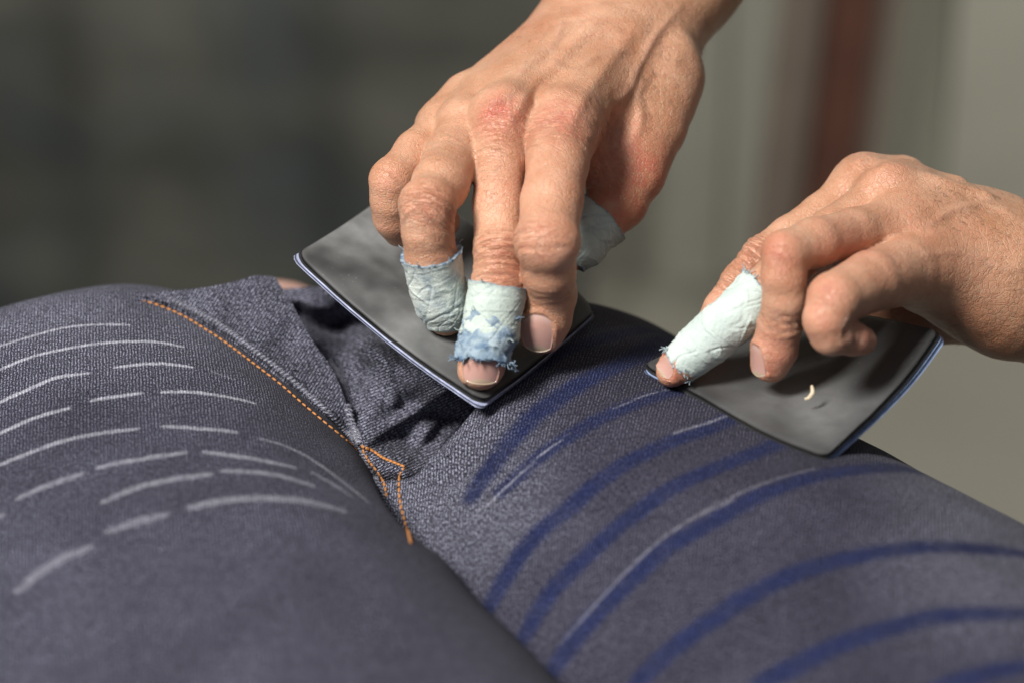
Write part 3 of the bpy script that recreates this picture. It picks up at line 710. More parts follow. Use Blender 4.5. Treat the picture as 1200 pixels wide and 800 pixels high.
def build_hand(name, fingers, palm, parent, reds, tans, tendons, creases, lo_hi, h, label, nails, palm_k=7.0, dents=(), bumps=(), ridges=()):
    fld = Field(lo_hi[0], lo_hi[1], h); PD = fld.new()
    for (a, b, k) in palm:
        fld.cap(PD, a[:3], b[:3], a[3], b[3], k)
    for (a, b, k) in tendons: fld.cap(PD, a[:3], b[:3], a[3], b[3], k)
    for (c, r, k) in bumps: fld.ell(PD, c, r, k)
    for (c, r, k) in dents: fld.ell(PD, c, r, k, sub=True)
    D = PD.copy()
    for fg in fingers:
        J = fg['j']; T_ = fld.new(); kk = fg.get('k', 2.2)
        for i in range(len(J)-1):
            fld.cap(T_, J[i][:3], J[i+1][:3], J[i][3], J[i+1][3], kk if i else 0)
        for (c, r, k) in fg.get('e', ()): fld.ell(T_, c, r, k)
        for (c, r, k) in fg.get('cut', ()): fld.ell(T_, c, r, k, sub=True)
        sl = fld.sub(np.array([j[:3] for j in J]), max(j[3] for j in J)+14)
        D[sl] = np.minimum(D[sl], smin(T_[sl], PD[sl], fg.get('pk', palm_k)))
    for sl_ in (np.s_[0], np.s_[-1], np.s_[:, 0], np.s_[:, -1], np.s_[:, :, 0], np.s_[:, :, -1]): D[sl_] = np.maximum(D[sl_], 0.6)
    D[1] = np.maximum(D[1], .3); D[-2] = np.maximum(D[-2], .3); D[:, 1] = np.maximum(D[:, 1], .3); D[:, -2] = np.maximum(D[:, -2], .3); D[:, :, 1] = np.maximum(D[:, :, 1], .3); D[:, :, -2] = np.maximum(D[:, :, -2], .3)
    Vv, F = surface_nets(D, fld.lo, h); Vv = relax(Vv, F, 4, 0.5)
    lab = np.arange(len(Vv)); E_ = np.r_[F[:, [0, 1]], F[:, [1, 2]], F[:, [2, 3]], F[:, [3, 0]]]
    while True:                                        # label connected pieces, keep the body
        m = np.minimum(lab[E_[:, 0]], lab[E_[:, 1]]); new = lab.copy(); np.minimum.at(new, E_[:, 0], m); np.minimum.at(new, E_[:, 1], m); new = new[new]
        if (new == lab).all(): break
        lab = new
    u_, c_ = np.unique(lab, return_counts=True); keep = lab == u_[np.argmax(c_)]
    if not keep.all():
        mp = np.cumsum(keep)-1; F = mp[F[keep[F].all(1)]]; Vv = Vv[keep]
    N = vnormals(Vv, F); ctr = Vv-N
    n = len(Vv)
    # skin wrinkles as relief: wave across the finger near each joint
    wr = np.zeros((n, 3)); wm = np.zeros(n)
    disp = np.zeros(n)
    for (p, ax, sg, amp, cnt) in creases:
        p = np.asarray(p, float); ax = np.asarray(ax, float); ax /= np.linalg.norm(ax)
        d = Vv-p; s = d@ax; dist = np.linalg.norm(d, axis=1); w = np.exp(-(s/sg)**2)*np.exp(-(dist/(sg*2.6))**4)
        m = w*abs(amp) > wm
        oth = np.cross(ax, [0.3, 0.5, 0.8]); oth /= np.linalg.norm(oth); o2 = np.cross(ax, oth)
        wr[m] = np.stack([s, d@oth, d@o2], -1)[m]+np.array([cnt*11.0, cnt*3.0, 0]); wm[m] = (w*abs(amp))[m]
        wob = vnoise(Vv, 0.18, cnt)*1.3
        disp += amp*0.36*w*np.cos((s+wob)*2*math.pi/3.1)
        disp += -amp*0.40*np.exp(-((s+wob*0.6)/0.8)**2)*w
    disp += vfbm(Vv, 0.10, 3, 4)*0.28 + vfbm(Vv, 0.45, 2, 6)*0.07
    qx, qy = 600+Vv[:, 0]/Vv[:, 2]*FPX, 400+Vv[:, 1]/Vv[:, 2]*FPX; face = np.clip(-N[:, 2]*1.5, 0, 1)
    vein = np.zeros(n)
    for (pl, wd, ht, vn) in ridges:                    # tendons, veins and folds of the skin
        L = catmull(np.c_[np.array(pl, float), np.zeros(len(pl))], 24)[:, :2]; S_ = np.linspace(0, 1, 24); dmin = np.full(n, 1e9); sm = np.zeros(n)
        for i in range(23):
            a, b = L[i], L[i+1]; ab = b-a; t_ = np.clip(((qx-a[0])*ab[0]+(qy-a[1])*ab[1])/(ab@ab+1e-9), 0, 1)
            dd = np.hypot(qx-a[0]-t_*ab[0], qy-a[1]-t_*ab[1]); c_ = dd < dmin; dmin[c_] = dd[c_]; sm[c_] = S_[i]+t_[c_]/23
        g_ = np.exp(-(dmin*0.3/wd)**2)*face*np.clip(np.minimum(sm, 1-sm)*5+0.15, 0, 1); disp += ht*g_
        if vn: vein = np.maximum(vein, g_*vn)
    Vv = Vv+N*disp[:, None]
    nb_info = []
    for nl in nails:                                   # raised fold of skin round each nail
        c, lv, nv, W_, L_ = [np.asarray(x, float) if i < 3 else x for i, x in enumerate(nl[:5])]
        nv = nv/np.linalg.norm(nv); lv = lv-nv*(lv@nv); lv /= np.linalg.norm(lv); sv = np.cross(nv, lv)
        d = Vv-c; u = d@sv/(W_/2); v = d@lv/(L_/2); z = d@nv
        rr = (abs(u)**2.6+abs(v)**2.6)**(1/2.6); near = (abs(z) < 9) & (N@nv > -0.1)
        fold = np.exp(-((rr-1.16)/0.13)**2)*(v < 0.85)*0.55 - 0.55*(rr < 1.0)*smooth01((1.06-rr)/0.15)
        Vv = Vv+N*(fold*near)[:, None]; nb_info.append((c, lv, nv, sv, W_, L_))
    N = vnormals(Vv, F)
    red = np.zeros(n); tan = np.zeros(n)
    for (p, r, a) in reds: red = np.maximum(red, a*np.exp(-(np.linalg.norm(Vv-np.asarray(p), axis=1)/r)**2))
    for (p, r, a) in tans: tan = np.maximum(tan, a*np.exp(-(np.linalg.norm(Vv-np.asarray(p), axis=1)/r)**2))
    o = mesh_obj(name, v2w(Vv), F[:, ::-1] if False else F, SKIN, parent, True, dict(red=red, tan=tan, vein=vein, wr=wr, wm=wm))
    if label: o['label'] = label
    bv = bvh_of(Vv, F)
    for (c, lv, nv, sv, W_, L_) in nb_info:
        g = 21; P = []; UVn = []
        for i in range(g):
            for j in range(g):
                u, v = -1+2*i/(g-1), -1+2*j/(g-1)
                # squircle domain, rounded base, free edge slightly rounded
                uu = u*math.sqrt(max(0, 1-0.30*v*v)); vv = v*math.sqrt(max(0, 1-0.42*u*u))
                q = c+sv*uu*W_/2+lv*vv*L_/2
                r = bv.ray_cast(Vector(q+nv*14), Vector(-nv))
                z = (np.array(r[0])-q)@nv if r[0] is not None else -99
                P.append((uu, vv, z)); UVn.append((uu, vv, 0))
        P = np.array(P)
        # fit a smooth cylinder-like plate to the hits
        good = (P[:, 2] > -5) & (np.maximum(abs(P[:, 0]), abs(P[:, 1])) < 0.93)
        A = np.c_[np.ones(len(P)), P[:, 0], P[:, 1], P[:, 0]**2, P[:, 1]**2, P[:, 0]*P[:, 1]]; co = np.linalg.lstsq(A[good], P[good, 2], rcond=None)[0]
        z = A@co; gi = good & (np.maximum(abs(P[:, 0]), abs(P[:, 1])) < 0.75)
        z = z + max(0.0, np.percentile((P[:, 2]-z)[gi], 95)) - 0.42
        rr = np.maximum(abs(P[:, 0]), abs(P[:, 1])); 
        top_ = np.array([c+sv*p[0]*W_/2+lv*p[1]*L_/2+nv*(zz+0.55) for p, zz in zip(P, z)])
        bot_ = top_-nv*0.6
        k = g*g; F0 = grid_faces(g, g); idx = np.arange(k).reshape(g, g)
        per = np.r_[idx[:, 0], idx[-1, 1:], idx[-2::-1, -1], idx[0, -2:0:-1]]
        sd = np.stack([per, np.roll(per, -1), np.roll(per, -1)+k, per+k], -1)
        mesh_obj('fingernail', v2w(np.r_[top_, bot_]), np.r_[F0, F0[:, ::-1]+k, sd], NAIL, o, True, dict(nuv=np.array(UVn+UVn)))
    return o, Vv, F, bv

def tape(name, path, radii, mat, parent, seed, off=1.0, amp=0.9, rag0=0.8, rag1=0.8, edge=0.5, fr=(0, 0), dens=0.25, folds=(), label=None, wsc=0.16):
    """a wrap of cloth tape: tube round the finger path (view space mm), crumpled, with torn ends"""
    P0 = np.array([np.r_[p, r] for p, r in zip(path, radii)]); M = catmull(P0, 120); s = arclen(M[:, :3]); n = int(s[-1]/dens)+2
    q = np.linspace(0, s[-1], n); M = np.stack([np.interp(q, s, M[:, k]) for k in range(4)], -1)
    T = np.gradient(M[:, :3], axis=0); T /= np.linalg.norm(T, axis=1, keepdims=True)
    B = np.cross(T, [0.05, 0.1, 1.0]); B /= np.linalg.norm(B, axis=1, keepdims=True); N = np.cross(B, T)
    k = 170; a = 2*np.pi*np.arange(k)/k; ca, sa = np.cos(a), np.sin(a)
    dirs = B[:, None]*ca[None, :, None]+N[:, None]*sa[None, :, None]
    base = M[:, None, :3]+dirs*(M[:, 3]+off)[:, None, None]
    base = base + 0
    # torn ends: slide the end rings along the tangent by a ragged amount
    e0 = rag0*(vfbm(np.dstack([ca*2.2, sa*2.2, ca*0+seed])[0], 1.2, 3, seed)[None]); e1 = rag1*(vfbm(np.dstack([ca*2.2, sa*2.2, ca*0+seed+9])[0], 1.2, 3, seed+5)[None])
    w0 = np.clip(1-q/8, 0, 1)[:, None]; w1 = np.clip(1-(q[-1]-q)/8, 0, 1)[:, None]
    base = base + T[:, None]*((e0*w0*4+e1*w1*4)[..., None])
    fq = base.copy()
    # crumples: ridged noise stretched round the finger + a few long diagonal folds
    loc = np.stack([q[:, None]*1.0+0*a[None], (M[:, 3:4]*a[None])*0.55, np.zeros((n, k))], -1)
    loc2 = np.stack([np.cos(a)[None]*M[:, 3:4]*0.8+0*q[:, None], np.sin(a)[None]*M[:, 3:4]*0.8+0*q[:, None], q[:, None]+0*a[None]], -1)
    r1 = 1-abs(vnoise(loc2+vnoise(loc2, 0.12, seed+2)[..., None]*3.0, wsc, seed))*2.2
    r2 = 1-abs(vnoise(loc2*np.array([1.5, 1.5, 0.8]), wsc*2.3, seed+1))*2.2
    r3 = vfbm(loc2, 0.9, 2, seed+3)
    sp = np.sin(2*np.pi*(q[:, None]/9.5)+a[None]+seed); lap = smooth01(sp*5)*0.14     # overlapped turns
    wp = np.stack([vnoise(loc2, 0.11, seed+31), vnoise(loc2, 0.11, seed+37), vnoise(loc2, 0.11, seed+43)], -1)*2.0
    a3 = a[None]+q[:, None]*0.07; loc3 = np.stack([np.cos(a3)*M[:, 3:4], np.sin(a3)*M[:, 3:4], q[:, None]*0.42+0*a3], -1); a4 = a[None]-q[:, None]*0.10; loc4 = np.stack([np.cos(a4)*M[:, 3:4], np.sin(a4)*M[:, 3:4], q[:, None]*0.8+0*a4], -1)
    c1 = np.clip(1-abs(vnoise(loc4+wp, 0.19, seed+50))*8.5, 0, 1); c2 = np.clip(1-abs(vnoise(loc3+wp*0.5, 0.27, seed+60))*8.0, 0, 1)
    msk = smooth01(vnoise(loc2, 0.10, seed+70)*1.6+0.55)
    dz = amp*(vfbm(loc2, 0.13, 2, seed+80)*0.75 + c1*0.42*msk - c2*0.50*(1-0.4*msk) + r3*0.08 + np.clip(r1, 0, 1)**2*0.25)+lap
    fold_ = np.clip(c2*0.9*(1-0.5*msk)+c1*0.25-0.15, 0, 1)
    fold = np.clip(1-np.clip(r1, 0, 1)*2.0, 0, 1)*0.0+np.clip((-dz/amp)-0.16, 0, 1)*1.6
    flare = 0.5*np.exp(-q/1.5)[:, None]+0.5*np.exp(-(q[-1]-q)/1.5)[:, None]
    base = base+dirs*(dz+flare*0.7)[..., None]
    edg = np.maximum(np.exp(-q/edge) if edge > 0 else 0*q, np.exp(-(q[-1]-q)/edge) if edge > 0 else 0*q)[:, None]+0*a[None]
    inner = M[:, None, :3]+dirs*(M[:, 3]-0.4)[:, None, None]
    n1 = n*k; V_ = np.r_[base.reshape(-1, 3)]; F = grid_faces(n, k, True)
    # end lips going inwards
    lip0 = (M[0, :3]+T[0]*0.6+dirs[0]*(M[0, 3]-0.2)) + T[0]*(e0[0]*4)[:, None]; lip1 = (M[-1, :3]-T[-1]*0.6+dirs[-1]*(M[-1, 3]-0.4)) + T[-1]*(e1[0]*4)[:, None]
    V_ = np.r_[V_, lip0, lip1]; j = np.arange(k); j2 = (j+1) % k
    F = np.r_[F, np.stack([j, j2, n1+j2, n1+j], -1), np.stack([(n-1)*k+j2, (n-1)*k+j, n1+k+j, n1+k+j2], -1)]
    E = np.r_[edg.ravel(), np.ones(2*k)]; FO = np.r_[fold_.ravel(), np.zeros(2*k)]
    Vs, Fs = [V_], [F]; base_n = len(V_); Es = [E]; Fo = [FO]
    rnd = random.Random(seed)
    # loose threads at the torn ends
    for end, cnt in ((0, fr[0]), (1, fr[1])):
        for _ in range(cnt):
            jx = rnd.randrange(k); p = base[0 if end == 0 else -1, jx]; t0 = T[0]*-1 if end == 0 else T[-1]; d0 = dirs[0 if end == 0 else -1, jx]
            ln = rnd.uniform(0.8, 3.2); dv = t0*rnd.uniform(.3, 1)+d0*rnd.uniform(0.0, .9)+np.array([rnd.uniform(-.5, .5) for _ in range(3)])
            pts = [p-t0*0.6]; 
            for m_ in range(4):
                dv = dv+np.array([rnd.uniform(-.5, .5) for _ in range(3)]); pts.append(pts[-1]+dv/np.linalg.norm(dv)*ln/4)
            pts = np.array(pts); rr = rnd.uniform(.10, .22); vv = []
            for m_ in range(5):
                tt = pts[min(m_+1, 4)]-pts[max(m_-1, 0)]; tt /= np.linalg.norm(tt)+1e-9; b_ = np.cross(tt, [.3, .2, .9]); b_ /= np.linalg.norm(b_); c_ = np.cross(tt, b_)
                for x in range(4): vv.append(pts[m_]+(b_*math.cos(x*1.571)+c_*math.sin(x*1.571))*rr)
            Vs.append(np.array(vv)); Fs.append(grid_faces(5, 4, True)+base_n); base_n += 20; Es.append(np.full(20, 0.5+0.5*rnd.random())); Fo.append(np.zeros(20))
    Vall = np.vstack(Vs)
    o = mesh_obj(name, v2w(Vall), np.vstack(Fs), mat, parent, True, dict(edge=np.concatenate(Es), fold=np.concatenate(Fo), tuv=np.zeros((len(Vall), 3))))
    if label: o['label'] = label
    return o

PERSON = thing('person', 'bare armed person with taped fingers pressing both hands down on black pads', 'person', tuple(v2w(V(900, 150, 960))*0.001))
# ---- right arm (upper hand)
mid = dict(j=[C(645,78,897,22), C(612,112,868,27), C(590,143,846,31), C(585,190,836,30), C(584,240,829,29.5), C(586,292,822,30.5), C(583,335,820,29.5), C(577,372,817,29.5), C(568,412,816,28.5), C(563,431,816,26)], pk=12)
idx = dict(j=[C(712,82,896,24), C(680,118,866,31), C(660,150,846,35), C(654,190,830,36), C(647,235,817,36), C(641,283,806,35.5), C(643,318,812,31), C(644,345,823,31), C(639,372,826,30), C(635,387,828,27.5)],
           e=[(V(641,284,802), (10.2, 9.3, 8.0), 4)], pk=12)
rng = dict(j=[C(615,85,905,22), C(570,118,874,27), C(545,150,853,31), C(530,188,840,34), C(516,216,824,33), C(500,242,813,30.5), C(501,270,815,30), C(505,300,820,30), C(512,332,826,28.5), C(521,362,832,26), C(523,372,834,22)],
           e=[(V(501,240,810), (9.0, 9.0, 7.5), 3), (V(524,260,830), (4.6, 5.0, 6), 3)])
pky = dict(j=[C(545,118,880,26), C(520,150,868,27), C(490,180,853,27), C(459,212,840,25), C(459,235,843,23.5), C(462,255,848,23), C(468,270,853,20)],
           k=3)
thb = dict(j=[C(790,95,893,34), C(768,150,884,36), C(744,205,873,34), C(727,236,868,31), C(705,256,864,29), C(683,278,862,27), C(668,296,862,23)], e=[(V(722,240,866), (9.5, 9.2, 9), 3)], pk=8)
wr_c, wr_d = 905, 880
palmR = [(C(672,185,864,28), C(738,185,874,32), 10), (C(625,122,868,46), C(705,70,894,68), 14), (C(565,122,880,36), C(685,60,902,60), 14), (C(655,158,852,27), C(590,160,852,27), 8), (C(590,160,852,27), C(545,158,860,26), 8), (C(545,158,860,26), C(512,152,874,22), 8), (C(640,150,862,34), C(570,140,868,32), 8),
         (C(590,140,850,26), C(700,55,905,62), 8), (C(657,150,850,28), C(740,70,900,60), 8), (C(548,142,862,24), C(690,55,908,56), 8), (C(525,142,874,22), C(672,48,910,46), 8),
         (C(600,120,868,36), C(740,70,905,62), 10), (C(650,165,868,36), C(750,100,900,52), 10), (C(700,170,872,26), C(760,110,892,42), 8),
         (C(700,55,905,62), C(738,-30,925,74), 10), (C(690,50,908,56), C(725,-30,935,70), 10), (C(745,75,900,58), C(800,-30,925,66), 10),
         (C(738,-30,925,76), C(860,-220,975,104), 12), (C(800,-30,925,66), C(930,-190,975,96), 12),
         (C(860,-220,975,104), C(1120,-560,1050,118), 12), (C(930,-190,975,96), C(1150,-530,1050,112), 12)]
tendR = [(C(589,136,840,14), C(690,40,885,9), 6), (C(660,140,840,14), C(722,50,883,9), 6), (C(545,142,856,12), C(660,40,889,8), 6),
         (C(728,168,868,11), C(760,115,882,12), 8), (C(760,115,882,12), C(795,60,888,14), 8), (C(640,95,874,6), C(760,25,895,6), 5)]
dentR = [(V(630,120,838), (3.5, 9, 6), 6), (V(572,128,846), (3.0, 8, 6), 6), (V(712,140,860), (10, 7, 5), 6)]
bumpR = [(V(589,137,842), (8.5, 9, 8), 7), (V(657,147,842), (9, 9.5, 8), 7)]
def jax(f, i, m=1): return (f['j'][i+m][:3]-f['j'][i-m][:3])
crR = [(V(585,290,808), jax(mid, 5), 7.5, 0.85, 1), (V(640,286,794), jax(idx, 5), 4.5, 0.3, 2), (V(500,238,803), jax(rng, 5), 6.0, 0.7, 3), (V(455,212,830), jax(pky, 3), 4.0, .12, 4),
       (V(645,342,812), jax(idx, 7), 5.0, 0.4, 5), (V(590,146,828), jax(mid, 2), 8.0, 0.30, 6), (V(660,155,828), jax(idx, 2), 8.0, 0.42, 7), (V(562,438,806), jax(mid, 7), 3.0, 0.1, 8),
       (V(584,325,808), jax(mid, 6), 4.5, 0.5, 9), (V(530,190,830), jax(rng, 2), 9.0, 0.25, 10), (V(690,165,852), np.array([1.0, -0.6, 0.2]), 8.0, 0.5, 11), (V(640,115,850), np.array([0.1, 1, 0.5]), 5.0, 0.35, 12)]
rdR = [(V(588,136,832), 8.0, 1.15), (V(660,150,832), 9.5, .95), (V(650,185,828), 8, .4), (V(586,292,808), 7, .50), (V(640,282,800), 10, .45), (V(500,240,803), 8, .38), (V(452,212,828), 8, .3), (V(727,220,862), 25, 1.25), (V(744,262,862), 14, .9),  # the thumb base red also paints in its shade
       (V(570,430,806), 9, .45), (V(634,395,818), 10, .30), (V(600,200,824), 14, .16), (V(470,280,845), 9, .3), (V(668,225,820), 14, .3), (V(620,50,885), 18, .14), (V(590,325,810), 8, .35)]
tnR = [(V(850,-10,930), 45, .95), (V(800,60,900), 20, .55), (V(770,130,870), 22, .5), (V(690,110,860), 16, .45), (V(700,150,858), 11, .5), (V(722,232,866), 20, .6), (V(560,100,870), 30, .25), (V(530,190,834), 14, .3), (V(645,335,818), 10, .35)]  # browns on the forearm's right side and thumb paint in their shade
nlR = [(V(564,430,808), np.array([-0.04, 1.0, 0.1]), np.array([0.02, -0.12, -1.0]), 12.4, 11.0),
       (V(629,390,819), np.array([-0.10, 1.0, 0.05]), np.array([-0.16, -0.08, -1.0]), 10.8, 12.0)]
pts = np.array([V(430,-60,780), V(1200,470,780)])
handR, VR, FR, bvR = build_hand('arm', [mid, idx, rng, pky, thb], palmR, PERSON, rdR, tnR, tendR, crR,
    ((-62, -230, 790), (150, 28, 1010)), 0.95, 'right forearm and hand, back of the hand to the camera', nlR, dents=dentR, bumps=bumpR, ridges=[
    ([(590,155),(620,108),(660,65),(700,25)], 2.6, 1.1, 0), ([(660,160),(685,112),(715,72),(750,25)], 2.6, 0.9, 0), ([(548,158),(590,105),(640,55),(672,15)], 2.3, 0.8, 0),
    ([(700,138),(735,108),(748,78),(770,40),(800,5)], 1.5, 0.9, .7), ([(640,72),(672,84),(700,66),(742,60)], 1.2, 0.55, .5), ([(596,112),(618,78),(650,52),(662,15)], 1.2, 0.5, .5),
    ([(560,128),(598,112),(625,84)], 1.1, 0.4, .4), ([(742,170),(750,140),(748,112),(762,85)], 1.8, 0.8, .2), ([(622,112),(645,116),(668,110)], 0.7, -0.45, 0), ([(618,120),(642,124),(664,119)], 0.7, -0.3, 0),
    ([(640,30),(690,22),(745,14)], 0.8, -0.35, 0), ([(652,8),(700,4),(760,-4)], 0.8, -0.35, 0), ([(690,165),(702,180),(706,205)], 0.8, -0.5, 0), ([(700,155),(714,172),(718,195)], 0.8, -0.4, 0), ([(684,175),(692,195),(692,215)], 0.7, -0.4, 0),
    ([(608,290),(640,293),(672,289)], 0.55, -0.35, 0)])
# tapes on the right hand
tape('finger_tape', [rng['j'][7][:3]+[0, -1.2, 0], rng['j'][8][:3], rng['j'][9][:3], V(524,378,834), V(525,387,835)], [rng['j'][7][3], rng['j'][8][3], rng['j'][9][3]+.3, 6.0, 1.2], TAPE_B, handR, 3, off=1.5, amp=0.8, rag0=0.3, rag1=.0, edge=1.1, fr=(26, 0), label='stained pale tape capping the ring finger')
tape('finger_tape', [V(584,334,817), V(581,352,817), V(577,374,817), V(573,395,817)], [8.8, 8.7, 8.5, 8.6], TAPE_A, handR, 11, off=1.1, amp=0.5, rag0=.18, rag1=.75, edge=0.5, fr=(4, 8), label='clean upper turn of pale green tape')
tape('finger_tape', [V(577,368,817), V(574,385,816.5), V(570,402,816), V(566,424,815.5)], [8.2, 8.4, 8.6, 8.6], TAPE_C, handR, 21, off=0.9, amp=1.25, rag0=.4, rag1=.55, edge=2.4, fr=(20, 90), label='ragged blue stained lower turns of tape', wsc=.24)
tape('finger_tape', [V(706,254,864), V(690,270,863), V(674,290,862), V(664,304,862)], [9.2, 8.8, 8.2, 5.5], TAPE_A, handR, 31, off=1.7, amp=0.9, rag0=.2, rag1=.2, edge=.5, fr=(3, 0), label='pale grey tape round the thumb')

# ---- left arm (lower right hand)
midL = dict(j=[C(1060,225,858,34), C(1030,240,852,34), C(975,272,838,28), C(925,310,825,27), C(893,342,820,26.5), C(862,370,819,26), C(828,400,820,24.5), C(800,424,822,22), C(787,435,823,18.5)])
idxL = dict(j=[C(1055,215,880,33), C(1013,219,874,33), C(965,252,867,26), C(925,278,862,24), C(893,302,858,24.5), C(868,330,856,22), C(845,362,854,20), C(825,395,852,17)])
rngL = dict(j=[C(1085,262,848,38), C(1045,266,836,33), C(1000,272,822,28), C(955,284,808,29), C(920,297,798,26), C(918,325,799,25.5), C(920,352,802,25.5), C(914,380,806,25.5), C(908,408,810,26), C(903,425,812,23)],
            pk=10)
pkyL = dict(j=[C(1100,315,838,42), C(1060,318,822,40), C(1020,330,803,36), C(978,350,787,32), C(969,374,785,28), C(974,391,787,25), C(1000,397,793,19.5), C(1011,399,797,16.5)], k=1.2)
thL = dict(j=[C(1170,350,880,44), C(1100,368,890,34), C(1050,362,892,28), C(1005,358,888,24)], pk=10)
palmL = [(C(1002,305,828,20), C(1065,300,834,40), 8), (C(1015,222,874,36), C(1140,270,872,52), 8), (C(1045,232,854,38), C(1160,290,860,60), 8), (C(1075,268,844,44), C(1165,310,850,66), 8), (C(1090,312,836,44), C(1170,335,850,64), 8),
         (C(1080,290,862,52), C(1180,330,864,74), 10), (C(1165,310,862,72), C(1260,352,870,80), 10), (C(1175,330,880,66), C(1270,360,890,76), 10),
         (C(1260,352,870,82), C(1560,455,905,104), 12), (C(1270,360,890,76), C(1560,470,930,98), 12), (C(1560,455,905,104), C(1850,560,960,125), 12), (C(1110,345,880,34), C(1180,360,882,44), 8), (C(1085,325,846,40), C(1180,350,858,66), 10)]
tendL = [(C(1040,206,846,10), C(1150,232,846,7), 6), (C(1008,196,862,8), C(1120,215,862,7), 6)]
bumpL = [(V(1012,205,868), (8, 6.5, 8), 4), (V(1042,214,846), (8, 6.5, 8), 4)]
dentL = [(V(1024,196,852), (2.2, 6, 6), 3)]
crL = [(V(893,298,850), jax(idxL, 4), 7, .9, 21), (V(912,292,790), jax(rngL, 4), 4, .2, 22), (V(918,380,800), jax(rngL, 7), 4.5, 0.85, 23), (V(975,345,776), jax(pkyL, 3), 4, .3, 24),
       (V(1005,395,786), jax(pkyL, 5), 3.0, .5, 25), (V(868,345,850), jax(idxL, 5), 5, .6, 26), (V(1018,200,860), jax(idxL, 1), 7, .25, 27), (V(990,392,780), np.array([1, .3, 0]), 2.2, 1.0, 28)]
rdL = [(V(905,293,790), 9, .55), (V(963,338,776), 9, .6), (V(900,425,805), 12, .6), (V(1042,205,846), 9, .30), (V(1012,200,865), 9, .25), (V(785,437,816), 9, .5), (V(1000,300,805), 14, .5), (V(893,300,850), 10, .35),
       (V(1010,395,790), 9, .55), (V(1130,390,860), 26, .65), (V(1090,300,830), 20, .25), (V(960,375,780), 10, .4), (V(850,355,850), 12, .3)]
tnL = [(V(1180,260,850), 40, .45), (V(1260,380,860), 55, .8), (V(1200,330,840), 36, .45), (V(1105,262,830), 8, .4), (V(1060,200,860), 18, .3), (V(975,230,860), 20, .35)]
nlL = [(V(777,426,818), np.array([-0.8, 0.75, 0.1]), np.array([-0.55, -0.50, -0.66]), 7.6, 6.0),
       (V(885,422,808), np.array([-0.22, 0.95, 0.05]), np.array([-0.80, -0.12, -0.58]), 8.4, 10.5)]
handL, VL, FL, bvL = build_hand('arm', [midL, idxL, rngL, pkyL, thL], palmL, PERSON, rdL, tnL, tendL, crL,
    ((45, -70, 745), (415, 80, 985)), 0.95, 'left forearm and hand, seen from the little finger side', nlL, dents=dentL, bumps=bumpL, ridges=[
    ([(1042,212),(1090,212),(1150,228),(1200,250)], 2.2, 0.8, 0), ([(1010,200),(1060,196),(1120,214)], 2.0, 0.6, 0), ([(1090,262),(1120,246),(1160,240),(1200,262)], 1.5, 0.75, .5), ([(1080,300),(1125,296),(1165,312),(1200,318)], 1.4, 0.5, .4),
    ([(1000,248),(1022,232),(1035,222)], 1.0, -0.5, 0), ([(955,328),(990,306),(1030,284),(1048,278)], 1.1, -0.9, 0), ([(905,378),(920,372),(936,378)], 0.6, -0.5, 0), ([(903,386),(920,381),(935,387)], 0.6, -0.35, 0)])
tape('finger_tape', [V(893,342,820), V(862,370,819), V(828,400,820), V(806,419,821.5), V(796,428,822.5)], [7.9, 7.6, 7.2, 6.6, 5.6], TAPE_D, handL, 41, off=1.0, amp=1.0, rag0=.30, rag1=.35, edge=.45, fr=(40, 40), label='clean white green tape along the middle finger', wsc=.15)

